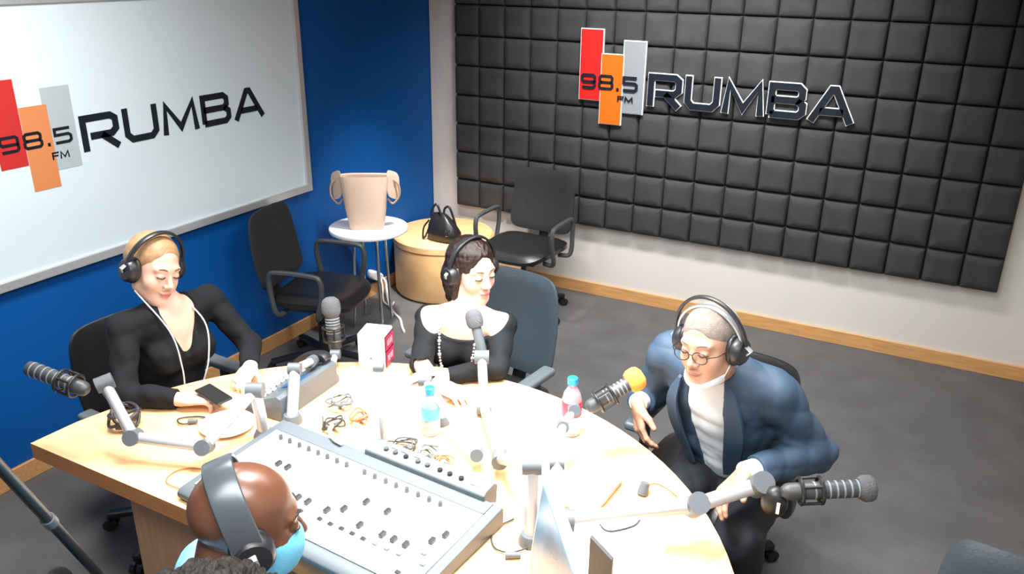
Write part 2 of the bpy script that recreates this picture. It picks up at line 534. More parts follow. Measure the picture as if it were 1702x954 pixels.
# ------------------------------------------------------------------ office chairs (local: seat faces +y)
def make_chair(loc, yaw, label, mb_='black_soft', ms='leather', h=.9, bw=.23, arms='loop', group='office chairs', lean=.07, a0=.3):
    t = Thing('office_chair', loc, label, 'chair', group, yaw)
    z0 = .50
    def back(u, v):
        z = z0 + (h - z0) * (v + 1) / 2
        w = bw * (1 - .10 * max(0, v))
        return (u * w, -.215 - lean * (v + 1) / 2 - .03 * (1 - u * u) + .012 * v * v, z)
    t.part('backrest', MB().slab(back, 16, 16, .035, 6), mb_)
    t.part('back_support', MB().tube(smooth_path([(0, -.10, .40), (0, -.24, .41), (0, -.285, .50), (0, -.30, .64)]), .02, flat=(.07, .018, (0, 1, .2))), 'black')
    def seat(u, v):
        return (u * .245 * (1 - .04 * v), v * .235 + .01, .45 - .03 * max(0, v - .5) ** 2 * 4 + .012 * u * u)
    t.part('seat', MB().slab(seat, 16, 16, .075, 4), ms)
    t.part('seat_pan', MB().box((0, 0, .40), (.30, .30, .03)), 'black', bevel=.01)
    for s in ((-1, 1) if arms else ()):
        x = s * .275
        if arms == 'loop':
            pts = [(s * .20, -.10, .405), (x, -.12, .42), (x, -.145, .55), (x, -.14, .635), (x, -.09, .655), (x, .10, .652), (x, .145, .63), (x, .15, .55), (x, .12, .42), (s * .20, .10, .405)]
            t.part('armrest', MB().tube(smooth_path(pts, 5), .015, 8), 'charcoal')
        else:
            a = t.part('armrest', MB().tube(smooth_path([(s * .20, .0, .405), (x, .0, .41), (x + s * .005, .01, .50), (x, .02, .62)], 5), .02, flat=(.06, .025, (1, 0, 0))), 'charcoal')
            t.part('arm_pad', MB().box((x, .03, .632), (.062, .25, .035)), 'grey_plastic', a, bevel=.014, seg=3)
    t.part('gas_column', MB().cyl((0, 0, .10), (0, 0, .27), .028).cyl((0, 0, .25), (0, 0, .40), .018).lathe((0, 0, .06), [(.0, 0), (.045, 0), (.045, .05), (.03, .06)]), 'black')
    for k in range(5):
        a = 2 * PI * k / 5 + a0
        d = Vector((math.cos(a), math.sin(a), 0))
        g = t.part('base_leg', MB().tube([d * .03 + Vector((0, 0, .095)), d * .16 + Vector((0, 0, .085)), d * .30 + Vector((0, 0, .068))], .02, flat=(.045, .028, (0, 0, 1))), 'black')
        p = d * .30
        n = Vector((-d.y, d.x, 0))
        t.part('caster', MB().cyl(p + n * .006 + Vector((0, 0, .026)), p + n * .026 + Vector((0, 0, .026)), .025).cyl(p - n * .006 + Vector((0, 0, .026)), p - n * .026 + Vector((0, 0, .026)), .025).cyl(p + Vector((0, 0, .02)), p + Vector((0, 0, .065)), .009), 'black', g)
    return t


make_chair((1.045, -.52, 0), PI - .02, 'black office chair standing empty against the grey wall under the foam panel', h=.905)
make_chair((.42, -1.78, 0), -PI / 2 + .25, 'black office chair standing empty against the blue wall beside the white side table', h=.915)
make_chair((1.815, -2.37, 0), PI - .12, 'slate grey high-backed chair behind the woman in the off-shoulder top', mb_='leather_grey', h=.94, arms='pad', bw=.205)
make_chair((.88, -3.20, 0), -PI / 2 - .05, 'black chair behind the woman in the V-neck top by the blue wall', mb_='leather', h=.87, bw=.20, arms='pad')
make_chair((2.84, -2.45, 0), PI - .10, 'dark chair the man in the navy suit sits on', mb_='leather', h=.825, bw=.20, arms='pad', lean=.08)
make_chair((2.08, -4.20, 0), -1.0, 'black office chair of the bald man in front of the desk', mb_='leather', h=.90, arms='pad')
make_chair((3.705, -2.985, 0), 0., 'black chair at the lower right corner, only its back top in view', mb_='leather_grey', h=.92, arms=None, lean=-.10, bw=.165, a0=PI / 5)

# ------------------------------------------------------------------ round white side table, bag, ottoman, handbag
t = Thing('side_table', (.30, -1.17, 0), 'small round white side table with thin metal legs beside the blue wall', 'side table')
t.part('table_top', MB().lathe((0, 0, 0), [(0, .625), (.228, .625), (.24, .63), (.243, .64), (.24, .65), (.23, .653), (0, .653)], n=48), 'white')
for k in range(4):
    a = PI / 4 + k * PI / 2 + .3
    c, s_ = math.cos(a), math.sin(a)
    t.part('leg', MB().cyl((c * .10, s_ * .10, .63), (c * .13, s_ * .13, .0), .010, n=10), 'chrome')

t = Thing('paper_bag', (.305, -1.19, .653), 'tall tan carrier bag with folded out handles on the round white table', 'bag')
def bagring(z, w, d, rot=.15):
    out = []
    for k in range(24):
        a = 2 * PI * k / 24
        c, s_ = math.cos(a), math.sin(a)
        sg_ = lambda x: math.copysign(abs(x) ** .45, x)
        wob = 1 + .03 * math.sin(5 * a + z * 17)
        x, y = w * sg_(c) * wob, d * sg_(s_) * wob
        out.append((x * math.cos(rot) - y * math.sin(rot), x * math.sin(rot) + y * math.cos(rot), z))
    return out
R0 = .55
t.part('bag_body', MB().rings([bagring(z, w, d, R0) for z, w, d in ((0, .10, .065), (.01, .105, .07), (.12, .12, .073), (.22, .132, .068), (.29, .145, .06), (.325, .15, .055), (.32, .14, .045), (.12, .11, .06), (.03, .1, .06))]), 'bag', ang=50)
for s_ in (-1, 1):
    e = Vector((math.cos(R0), math.sin(R0), 0))
    b = e * s_
    t.part('side_flap', MB().slab(lambda u, v: tuple(b * (.135 + .035 * (u + 1) * (1.0 if v > 0 else .9)) + Vector((-e.y, e.x, 0)) * (.03 * u) + Vector((0, 0, .265 + .085 * v - .02 * u))), 6, 8, .008, 4), 'bag')
    t.part('handle', MB().tube(smooth_path([b * .155 + Vector((0, 0, .31)), b * .20 + Vector((0, 0, .27)), b * .205 + Vector((0, 0, .20)), b * .165 + Vector((0, 0, .15)), b * .135 + Vector((0, 0, .18))]), .006, 8), 'bag_in')

t = Thing('ottoman', (.36, -.42, 0), 'round tan drum stool in the corner of the room', 'ottoman')
t.part('drum', MB().lathe((0, 0, 0), [(0, .012), (.335, .012), (.345, .03), (.347, .355), (.0, .356)], n=64), 'tan')
t.part('cushion_top', MB().lathe((0, 0, 0), [(0, .358), (.343, .358), (.351, .366), (.352, .405), (.34, .418), (.15, .424), (0, .425)], n=64), 'tan')
t.part('base_ring', MB().lathe((0, 0, 0), [(0, 0), (.325, 0), (.325, .012), (0, .012)], n=48), 'black')

t = Thing('handbag', (.47, -.58, .425), 'small black handbag slumped on the tan drum stool', 'handbag')
hb = MB()
def hbr(z, w, d, ox=0):
    return [(ox + w * math.copysign(abs(math.cos(a)) ** .6, math.cos(a)) * (1 + .05 * math.sin(3 * a + z * 30)), d * math.copysign(abs(math.sin(a)) ** .7, math.sin(a)), z) for a in [2 * PI * k / 28 for k in range(28)]]
hb.rings([hbr(z, w, d, o_) for z, w, d, o_ in ((0, .10, .06, 0), (.012, .118, .072, 0), (.06, .115, .07, .0), (.11, .095, .055, -.01), (.15, .07, .035, -.02), (.18, .045, .015, -.03), (.185, .02, .005, -.03))])
t.part('bag_body', hb, 'leather', ang=60)
t.part('handle', MB().tube(smooth_path([(-.08, -.02, .12), (-.085, -.02, .19), (-.045, -.02, .245), (-.015, -.02, .19), (.0, -.02, .15)]), .008, 8), 'leather')
t.part('handle', MB().tube(smooth_path([(-.02, .025, .15), (-.005, .02, .21), (.03, .02, .225), (.06, .02, .16), (.08, .02, .10)]), .008, 8), 'leather')
t.part('strap', MB().tube(smooth_path([(-.10, -.03, .13), (-.135, -.04, .08), (-.14, -.05, .02), (-.12, -.06, .012), (-.09, -.05, .08)]), .006, 8), 'leather')
t.part('buckle', MB().tube([(.05, -.056, .09), (.075, -.056, .09), (.075, -.064, .05), (.05, -.064, .05)], .004, 8, closed=True), 'chrome')

t = Thing('power_adapter', (.0, -.78, 0), 'white power adapter on the blue wall with a white cable trailing over the floor', 'adapter')
t.part('adapter_block', t.mb().slab(lambda u, v: (.035 + .006 * v, -.79 + .075 * u, .15 + .035 * v - .04 * u), 8, 8, .05, 4), 'white')
t.part('cord', t.mb().tube(smooth_path([(.05, -.73, .12), (.10, -.76, .10), (.20, -.88, .05), (.30, -.97, .012), (.42, -1.05, .008), (.50, -1.14, .008), (.56, -1.20, .008)]), .008, 8), 'cable_w')
t.part('cord', t.mb().tube(smooth_path([(.05, -.75, .12), (.10, -.80, .08), (.18, -.90, .03), (.24, -.90, .01), (.22, -.84, .01)]), .005, 8), 'cable_w')

# ------------------------------------------------------------------ studio desk (D shaped)
DX, DY, DR, DZ = 2.08, -3.78, 1.13, .74
t = Thing('studio_desk', (DX, DY, 0), 'large D-shaped light wooden studio desk carrying the mixing console', 'desk')
out = []
out.append((-1.115, 0.0))
out.append((-1.105, .16))
for k in range(0, 49):
    a = PI - (PI * (k + .001) / 48)
    if math.degrees(a) > 160: continue
    out.append((DR * math.cos(a), DR * .995 * math.sin(a)))
out.append((DR, 0))
top = MB().prism(out[::-1], DZ - .055, DZ)
tp = t.part('desk_top', top, 'wood_top', bevel=.004)
edge = []
tp.data.materials.append(M['wood_edge'])
for p in tp.data.polygons:
    if abs(p.normal.z) < .5:
        p.material_index = 1
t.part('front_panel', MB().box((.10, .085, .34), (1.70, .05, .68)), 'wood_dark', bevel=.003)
t.part('end_panel', MB().box((-.735, .28, .34), (.05, .34, .68)), 'wood', bevel=.003)
t.part('end_panel', MB().box((.94, .28, .34), (.05, .34, .68)), 'wood', bevel=.003)
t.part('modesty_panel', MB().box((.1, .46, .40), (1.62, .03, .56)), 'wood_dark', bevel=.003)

# ------------------------------------------------------------------ mixing console
ca = math.radians(-4)
t = Thing('mixing_console', (2.05, -3.56, DZ), 'broad grey radio mixing console with a white fader surface at the front of the desk', 'mixing console', yaw=ca)
zf, zb = .038, .062
def zc(y): return zf + (zb - zf) * (y + .215) / .4
body = MB()
body.rings([[(x, -.222, .004), (x, .185, .004), (x, .188, zb - .008), (x, .18, zb), (x, -.19, zf), (x, -.215, zf - .003), (x, -.228, zf - .012), (x, -.23, .012)] for x in (-.425, .425)])
t.part('console_body', body, 'console_body', bevel=.004)
Rs = rx(math.atan2(zb - zf, .4))
fp = t.part('fader_surface', MB().box((0, -.03, zc(-.03) + .0015), (.79, .315, .004), Rs), 'console', bevel=.001)
for x in (-.02, .30):
    t.part('divider_line', MB().box((x, -.03, zc(-.03) + .0035), (.0015, .30, .001), Rs), 'grey_plastic', fp)
for k in range(17):
    t.part('fader_slot', MB().box((-.364 + k * .0395, -.14, zc(-.14) + .0035), (.0012, .025, .001), Rs), 'grey_plastic', fp)
rs = t.part('rear_strip', MB().box((0, .155, zc(.155) + .001), (.79, .05, .004), Rs), 'grey_plastic', bevel=.001)
for x in [-.344, -.305, -.264, -.224, -.185, -.147, -.108, -.07, 0, .039, .08, .118, .157, .197, .236, .274]:
    t.part('rotary_knob', MB().cyl((x, .098, zc(.098)), (x, .098, zc(.098) + .017), .0075, .006, n=14), 'charcoal')
caps = [(-.25, 0), (-.213, .001), (-.085, -.083), (-.048, -.082), (.023, -.081), (.059, -.053), (.092, .001), (.169, 0), (.141, -.08), (.217, -.077), (.254, -.076), (.293, -.075), (.343, -.029), (.36, .007), (-.32, -.06), (-.285, -.09), (-.17, -.08)]
for x, y in caps:
    t.part('fader_cap', MB().box((x, y, zc(y) + .008), (.013, .021, .013), Rs), 'black', bevel=.002)
for x, y in [(-.04, -.118), (.029, -.115), (.068, -.115), (.106, -.113), (.144, -.113), (.182, -.113), (.221, -.111), (.259, -.11), (.298, -.109), (.352, -.075), (.373, -.107), (.337, -.16), (-.12, -.118), (-.2, -.118), (-.3, -.118)]:
    t.part('push_button', MB().box((x, y, zc(y) + .005), (.015, .011, .007), Rs), 'grey_plastic' if x > .2 and y > -.13 else 'black', bevel=.0015)
mt = t.part('meter_bridge', MB().rings([[(x, .172, zb - .002), (x, .238, .02), (x, .243, zb + .02), (x, .225, zb + .032), (x, .185, zb + .026), (x, .172, zb + .018)] for x in (-.068, .368)]), 'grey_plastic', bevel=.004)
for x, y in ((-.0, 0), (.035, 0), (.075, 1), (.12, 0), (.155, 0), (.2, 1), (.235, 1), (.275, 1)):
    t.part('meter_button', MB().cyl((x, .196, zb + .024), (x, .196, zb + .034), .0075, n=12), 'black' if y else 'charcoal', mt)
t.part('meter_window', MB().box((.32, .20, zb + .030), (.035, .018, .003), rx(.1)), 'lightgrey', mt)
for x in (.02, .055, .105):
    t.part('meter_window', MB().box((x, .215, zb + .0325), (.022, .012, .003), rx(.1)), 'lightgrey', mt)


# ------------------------------------------------------------------ microphones and boom arms
def joint(mb, p, ax, r=.022, w=.045):
    p, ax = Vector(p), Vector(ax).normalized()
    return mb.cyl(p - ax * w / 2, p + ax * w / 2, r, n=20)


def boom(base, pts, label, group='grey boom stands on the desk', r=.017, axes=None, post_r=.019):
    """base foot on the desk, post to pts[0], arm segments through pts"""
    t = Thing('boom_stand', base, label, 'microphone stand', group)
    b = Vector(base)
    t.part('base_clamp', t.mb().lathe(b, [(0, 0), (.034, 0), (.034, .012), (.026, .03), (0, .03)]), 'joint')
    t.part('post', t.mb().cyl(b + Vector((0, 0, .02)), Vector(pts[0]), post_r), 'alu_white')
    for i in range(len(pts)):
        p = Vector(pts[i])
        ax = (axes[i] if axes else None) or (.88, .47, 0) if i == 0 else ((axes[i] if axes else None) or (-.47, .88, -.3))
        t.part('joint', joint(t.mb(), p, ax, r * 1.45, r * 3.0), 'joint')
        if i < len(pts) - 1:
            q = Vector(pts[i + 1])
            d = (q - p).normalized()
            t.part('arm_tube', t.mb().tube([p + d * .012, q - d * .012], r, 16), 'alu_white')
    return t


def mic(tail, head, label, body='charcoal', screen='windscreen', r=.024, scr=None, grp='broadcast microphones', slots=True, shock=True, body_len=.62, screen_len=.30):
    a, b = Vector(tail), Vector(head)
    t = Thing('microphone', tuple(a), label, 'microphone', grp)
    L = (b - a).length
    d = (b - a) / L
    bl = L * body_len
    s0 = L * (1 - screen_len)
    m = t.mb()
    m.lathe(a, [(0, 0), (r * .55, 0), (r * .9, L * .04), (r, L * .08), (r, s0), (r * .95, s0 + .006), (0, s0 + .006)], d)
    bo = t.part('body', m, body)
    if slots:
        n = 7
        for k in range(n):
            h = bl * .5 + (s0 - bl * .5) * (k + .3) / n
            t.part('slot_ring', t.mb().lathe(a, [(r * .9, h), (r * 1.05, h + .001), (r * 1.05, h + .005), (r * .9, h + .006)], d), 'alu_dim', bo)
    sr = scr or r * 1.45
    if screen:
        sl = L - s0
        t.part('windscreen', t.mb().lathe(a, [(0, s0 - .006), (sr * .78, s0 - .006), (sr * .97, s0 + sl * .12), (sr, s0 + sl * .3), (sr * .98, s0 + sl * .6), (sr * .85, s0 + sl * .82), (sr * .5, s0 + sl * .97), (0, L)], d, n=28), screen)
    if shock:
        u = d.orthogonal().normalized()
        w = d.cross(u)
        c = a + d * L * .2
        t.part('shock_mount', t.mb().tube([c + (u * math.cos(q) + w * math.sin(q)) * r * 1.5 for q in [2 * PI * k / 20 for k in range(20)]], .005, 8, closed=True)
               .tube([c + d * .05 + (u * math.cos(q) + w * math.sin(q)) * r * 1.5 for q in [2 * PI * k / 20 for k in range(20)]], .005, 8, closed=True)
               .cyl(c + u * r * 1.5, c + u * r * 1.5 + d * .05, .004, n=8).cyl(c - u * r * 1.5, c - u * r * 1.5 + d * .05, .004, n=8).cyl(c + w * r * 1.5, c + w * r * 1.5 + d * .05, .004, n=8).cyl(c - w * r * 1.5, c - w * r * 1.5 + d * .05, .004, n=8), 'black')
    return t


# left boom and microphone
boom((1.592, -3.391, DZ), [(1.60, -3.415, .93), (1.562, -3.602, .815), (1.345, -3.68, .825), (1.215, -3.655, .965)], 'grey boom arm bent low over the left end of the desk', axes=[(.88, .47, 0), (-.47, .88, -.4), (-.47, .88, -.4), (.5, .8, .2)])
mic((1.195, -3.70, .955), (.985, -3.745, 1.0), 'dark microphone pointing left above the left corner of the desk', screen=None, r=.023, body_len=.5, screen_len=.04)
# cable bundle hanging from the left arm
t = Thing('cable_bundle', (1.14, -3.55, DZ), 'tangled dark cable bundle lying near the left microphone on the desk', 'cable')
random.seed(3)
pp = [(1.165, -3.64, .95), (1.13, -3.60, .86)]
for k in range(26):
    a = k * 1.1
    pp.append((1.14 + .045 * math.cos(a) + random.uniform(-.01, .01), -3.56 + .045 * math.sin(a) + random.uniform(-.01, .01), .752 + .045 * abs(math.sin(a * .7)) + .0006 * k))
t.part('cord', t.mb().tube(smooth_path(pp, 5), .0055, 7), 'cable')
t.part('plug', t.mb().cyl((1.15, -3.60, .762), (1.20, -3.575, .766), .012, n=12), 'cable')

# standing microphone with slotted body behind the light box
mic((1.455, -2.865, .80), (1.425, -2.84, 1.005), 'upright dark microphone with a grey windscreen left of the red-lit box', r=.026, scr=.036, screen_len=.32)
boom((1.52, -2.98, DZ), [(1.475, -2.89, .80)], 'short stand under the upright microphone beside the red-lit box', r=.012, post_r=.012)
# centre microphone
mic((2.05, -2.77, .885), (1.985, -2.735, 1.035), 'upright microphone with a dark round windscreen in front of the woman in the off-shoulder top', body='grey_plastic', r=.018, scr=.031, slots=False, screen_len=.36, shock=False)
boom((2.584, -3.43, DZ), [(2.565, -3.395, .955), (2.36, -3.20, .80), (2.14, -2.915, .77), (2.055, -2.785, .885)], 'pale boom arm reaching across the desk to the centre microphone', axes=[(.88, .47, 0), (-.47, .88, 0), (.88, .47, 0), (.88, .47, 0)])
# orange foam microphone
mic((2.545, -2.985, .915), (2.675, -2.86, 1.01), 'slanted microphone with an orange foam windscreen in front of the man in the suit', body='charcoal', screen='windscreen_o', r=.022, scr=.038, screen_len=.24)
boom((2.68, -3.46, DZ), [(2.605, -3.325, .935), (2.50, -3.06, .88), (2.51, -3.0, .91)], 'pale boom arm behind the monitor holding the orange-tipped microphone', r=.013)
# right microphone
mr = mic((3.165, -3.175, .945), (3.375, -3.07, .965), 'dark microphone pointing right past the edge of the desk beside the man in the suit', body='charcoal', r=.022, scr=.034, screen_len=.16)
boom((2.66, -3.42, DZ), [(2.66, -3.40, .82), (2.965, -3.225, .865), (3.105, -3.14, .925)], 'grey boom arm stretched over the right end of the desk', axes=[(.88, .47, 0), (-.47, .6, -.8), (-.47, .6, -.8)], r=.0205)
mr.part('clamp_bracket', mr.mb().ell((3.15, -3.16, .90), (.035, .03, .045), n=18).cyl((3.16, -3.17, .93), (3.14, -3.15, .86), .014), 'black')
mr.part('clamp_tag', mr.mb().box((3.165, -3.192, .905), (.008, .006, .03)), 'paper')
# arms in the bright middle of the desk
boom((2.036, -3.03, DZ), [(1.99, -3.045, .895), (2.28, -3.20, .79)], 'pale boom arm beside the small water bottle in the middle of the desk', r=.014)
boom((1.99, -3.285, DZ), [(2.0, -3.30, 1.06)], 'slim vertical pole rising behind the mixing console', r=.010, post_r=.009)
boom((1.60, -3.27, DZ), [(1.565, -3.20, .90), (1.515, -3.06, .855)], 'grey boom arm folded beside the desk phone', r=.014)

# ------------------------------------------------------------------ things on the desk
# red lit box
t = Thing('studio_light_box', (1.585, -2.785, DZ), 'white cube-shaped box with a red lit face on the far edge of the desk', 'light box', yaw=.30)
t.part('housing', MB().box((0, 0, .073), (.105, .105, .146)), 'white', bevel=.006)
rf = t.part('lit_face', MB().box((.0545, 0, .073), (.003, .085, .125)), 'letter')
for z in (.105, .042):
    t.part('lit_window', MB().box((.0565, 0, z), (.002, .076, .052)), 'led', rf)
for z in (.105, .042):
    w_ = MB()
    for y, h_, in ((-.022, .03), (-.008, .034), (.008, .03), (.022, .034)):
        w_.box((.058, y, z), (.001, .005, h_ * .75))
    t.part('lit_mark', w_, 'led_t', rf)
t.part('speaker_button', MB().cyl((0, -.0525, .05), (0, -.055, .05), .004, n=12), 'grey_plastic')

# desk phone
t = Thing('desk_phone', (1.475, -3.14, DZ), 'large grey desk phone with many keys and a blue display', 'phone', yaw=-PI / 2 + .05)
Rp = rx(.33)
bodyp = MB().rings([[(x, -.09, .0), (x, .09, .0), (x, .09, .085), (x, .075, .092), (x, -.085, .03), (x, -.09, .02)] for x in (-.155, .155)])
t.part('housing', bodyp, 'grey_plastic', bevel=.004)
sl = math.atan2(.062, .16)
Rq = rx(sl)
zz = lambda y: .030 + (y + .085) * .062 / .16
t.part('handset', MB().tube(smooth_path([(-.125, .075, zz(.075) + .012), (-.125, .055, zz(.055) + .035), (-.125, 0, zz(0) + .045), (-.125, -.05, zz(-.05) + .035), (-.125, -.075, zz(-.07) + .012)]), .018, flat=(.042, .026, (0, 0, 1))), 'black')
t.part('display', MB().box((.02, .045, zz(.045) + .002), (.10, .045, .003), Rq), 'lcd')
for i in range(9):
    for j in range(3):
        x, y = -.075 + i * .026, -.062 + j * .03
        if j == 2 and -.04 < x < .08: continue
        t.part('key', MB().box((x, y, zz(y) + .004), (.018, .018, .006), Rq), 'lightgrey', bevel=.0015)

# papers, plate, phone, folder
def thin(name, loc, dims, yaw, m, label, cat, grp=None, bev=.001):
    o = MB().box((0, 0, dims[2] / 2), dims).build(name, M[m], bevel=bev)
    o.location = loc
    o.rotation_euler = (0, 0, yaw)
    return tag(o, label, cat, grp)
t = Thing('saucer', (1.437, -3.40, DZ), 'white round plate in front of the woman in the V-neck top', 'plate')
t.part('dish', MB().lathe((0, 0, 0), [(0, .001), (.05, .001), (.06, .004), (.088, .012), (.09, .015), (.085, .015), (.055, .008), (0, .006)], n=40), 'white')
thin('paper_sheet', (2.35, -2.95, DZ + .0005), (.21, .297, .001), .5, 'paper', 'white paper sheet near the far edge of the desk by the tall bottle', 'paper')
thin('paper_sheet', (1.86, -2.93, DZ + .0005), (.21, .297, .001), -.3, 'paper', 'white paper sheet between the red-lit box and the small bottle', 'paper')
thin('paper_sheet', (2.80, -3.32, DZ + .0005), (.21, .297, .001), -.15, 'paper', 'white paper sheet at the right end of the desk under the boom arm', 'paper')
t = Thing('notebook', (2.62, -3.16, DZ), 'thick white notebook lying behind the monitor', 'notebook', yaw=-.05)
t.part('page_block', MB().box((0, 0, .012), (.15, .21, .018)), 'bag', bevel=.001)
t.part('cover', MB().box((0, 0, .0225), (.156, .216, .003)), 'white', bevel=.001)

# bottles
def bottle(loc, h, lab, label):
    t = Thing('water_bottle', loc, label, 'bottle')
    r = .032 * (h / .2) ** .3
    t.part('bottle_body', MB().lathe((0, 0, 0), [(0, .002), (r * .85, 0), (r, .01), (r, h * .3), (r * .92, h * .34), (r, h * .38), (r, h * .62), (r * .85, h * .74), (r * .42, h * .86), (r * .4, h * .92), (0, h * .92)], n=32), 'bottle')
    t.part('label_band', MB().lathe((0, 0, 0), [(r * 1.01, h * .36), (r * 1.03, h * .37), (r * 1.03, h * .6), (r * 1.01, h * .61)], n=32), lab)
    t.part('screw_cap', MB().lathe((0, 0, 0), [(0, h * .9), (r * .52, h * .9), (r * .52, h), (r * .45, h * 1.01), (0, h * 1.01)], n=24), 'cap')
bottle((2.045, -3.10, DZ), .17, 'label_blue', 'small water bottle with a blue cap in the middle of the desk')
bottle((2.447, -2.875, DZ), .205, 'label_red', 'water bottle with a bright blue cap and red label near the orange-tipped microphone')

# monitor seen from its edge
t = Thing('computer_monitor', (2.80, -3.60, DZ), 'thin flat computer monitor with a silver frame seen edge-on beside the mixing console', 'monitor')
A_, B_ = Vector((2.685, -3.575, 1.075)), Vector((2.915, -3.875, 1.075))
e = (B_ - A_).normalized()
n_ = Vector((-e.y, e.x, 0)) * -1
if n_.x > 0: n_ = -n_
dn = Vector((-n_.x * .12, -n_.y * .12, 1)).normalized()
def mq(w0, w1, h0, h1, d0, d1):
    P = lambda w, h, d: A_ + e * w + dn * h + n_ * d
    m = t.mb()
    m._add([P(w0, h0, d0), P(w1, h0, d0), P(w1, h1, d0), P(w0, h1, d0), P(w0, h0, d1), P(w1, h0, d1), P(w1, h1, d1), P(w0, h1, d1)], [(0, 1, 2, 3), (4, 7, 6, 5), (0, 4, 5, 1), (1, 5, 6, 2), (2, 6, 7, 3), (3, 7, 4, 0)])
    return m
Wm = .46
t.part('casing', mq(0, Wm, -.28, 0, -.022, 0), 'alu', bevel=.003)
t.part('screen', mq(.014, Wm - .014, -.262, -.018, 0, .0015), 'screen')
c_ = A_ + e * Wm / 2
t.part('stand_neck', t.mb().cyl((c_.x + .03, c_.y + .02, DZ + .01), (c_.x + .025, c_.y + .02, .90), .02), 'alu')
t.part('stand_foot', t.mb().lathe((c_.x + .03, c_.y + .02, DZ), [(0, 0), (.09, 0), (.09, .006), (.03, .012), (0, .012)]), 'alu')

t = Thing('desk_organizer', (2.84, -3.58, DZ), 'dark upright panel standing on the desk right of the monitor', 'organizer')
t.part('panel', t.mb().rings([[(2.80 + .07 * k, -3.545 - .03 * k + d, z) for k, d, z in ((0, -.006, .75), (1, -.006, .75), (1, -.006, .905 + dz), (0, -.006, .925 + dz))] for dz in (0,)] + [[(2.80 + .07 * k, -3.545 - .03 * k + d, z) for k, d, z in ((0, .006, .75), (1, .006, .75), (1, .006, .905), (0, .006, .925))]]), 'charcoal', bevel=.002)
t.part('foot', t.mb().box((2.835, -3.56, .746), (.08, .07, .012)), 'charcoal', bevel=.003)

# cables and small plugs
def cable(pts, r, m, label, plug=None, cat='cable', n=8):
    t = Thing('desk_cable', pts[0], label, cat)
    t.part('cord', t.mb().tube(smooth_path(pts, n), r, 7), m)
    if plug:
        a, b, rr = plug
        t.part('plug', t.mb().cyl(a, b, rr, rr * .8, n=14), 'joint')
cable([(1.70, -3.62, .745), (1.56, -3.62, .745), (1.50, -3.66, .745), (1.52, -3.72, .745), (1.62, -3.72, .745), (1.68, -3.70, .745)], .0018, 'cable_b', 'thin copper-coloured cable looped on the desk left of the console')
cable([(1.33, -3.44, .746), (1.30, -3.47, .748), (1.27, -3.46, .75), (1.28, -3.43, .747), (1.33, -3.40, .746), (1.40, -3.42, .745)], .003, 'cable', 'short dark cable beside the white plate', plug=((1.31, -3.45, .75), (1.335, -3.435, .75), .009))
cable([(2.775, -3.075, .748), (2.79, -3.04, .76), (2.83, -3.03, .75), (2.865, -3.045, .745)], .0022, 'cable_b', 'small dark plug with a thin red-brown cable at the right edge of the desk', plug=((2.772, -3.08, .742), (2.775, -3.068, .775), .017))
cable([(2.72, -3.215, .745), (2.71, -3.26, .745), (2.75, -3.29, .745), (2.80, -3.24, .745), (2.81, -3.20, .745)], .0022, 'cable', 'thin black cable loop on the white paper at the right of the desk')
cable([(2.50, -3.37, .745), (2.475, -3.44, .746), (2.51, -3.50, .746), (2.56, -3.50, .747), (2.60, -3.45, .748)], .0025, 'cable', 'black cable loop between the console and the monitor', plug=((2.555, -3.52, .75), (2.59, -3.50, .75), .010))
random.seed(11)
for k, (cx, cy, cr, m, lab) in enumerate(((2.03, -3.235, .055, 'cable', 'black cable coil behind the meter box of the console'), (2.12, -3.245, .045, 'joint', 'grey cable coil right of the slim vertical pole'), (2.19, -3.26, .04, 'cable_b', 'brown cable coil behind the middle of the console'), (1.75, -3.24, .05, 'cable', 'black cable tangle at the back left corner of the console'), (1.68, -3.12, .05, 'joint', 'grey cable tangle right of the desk phone'), (1.80, -3.16, .04, 'cable_b', 'copper cable tangle left of the slim vertical pole'))):
    pts = []
    for q in range(18):
        a = q * 1.25 + k
        rr = cr * random.uniform(.5, 1.0)
        pts.append((cx + rr * math.cos(a), cy + rr * math.sin(a), .748 + .03 * random.random()))
    cable(pts, .0028, m, lab, plug=((cx, cy, .75), (cx + .03, cy - .01, .775), .009), n=5)
# white curved handset cable over the console
cable([(1.80, -3.30, .80), (1.83, -3.345, .815), (1.87, -3.375, .815), (1.91, -3.385, .815)], .007, 'cable_w', 'thick white cable end lying over the rear of the console')
for x, y, lab in ((2.235, -3.03, 'small dark clip on the white desk right of the centre microphone'), (2.33, -3.17, 'small grey clamp knob on the desk behind the console')):
    t = Thing('clamp_knob', (x, y, DZ), lab, 'knob')
    t.part('knob', MB().cyl((0, 0, 0), (0, 0, .035), .010, .008, n=14), 'joint')
    t.part('screw', MB().cyl((0, 0, .035), (0, 0, .045), .004, n=10), 'chrome')

# tripod leg / light stand near the camera, lower left
t = Thing('camera_tripod', (1.75, -4.3, 0), 'black metal tripod with one leg crossing the lower left corner', 'tripod')
P1 = Vector((1.50, -3.745, .02))
P0 = Vector((1.922, -4.35, 1.30)) + Vector((.165, -.238, .5)) * .5
t.part('leg_tube', t.mb().tube([P0, P0.lerp(P1, .55)], .0115, 12), 'black')
t.part('leg_tube', t.mb().tube([P0.lerp(P1, .55), P1], .009, 12), 'black')
t.part('leg_clamp', t.mb().cyl(P0.lerp(P1, .30), P0.lerp(P1, .315), .015), 'grey_plastic')
t.part('head_joint', t.mb().lathe(P0, [(0, -.03), (.03, -.03), (.035, 0), (.03, .03), (0, .03)]), 'charcoal')
Q1, Q2 = Vector((1.62, -4.52, .02)), Vector((2.02, -4.80, .02))
for q in (Q1, Q2):
    t.part('leg_tube', t.mb().tube([P0, q], .011, 12), 'black')
for q in (P1, Q1, Q2):
    t.part('rubber_foot', t.mb().ell((q.x, q.y, .018), .017), 'black')


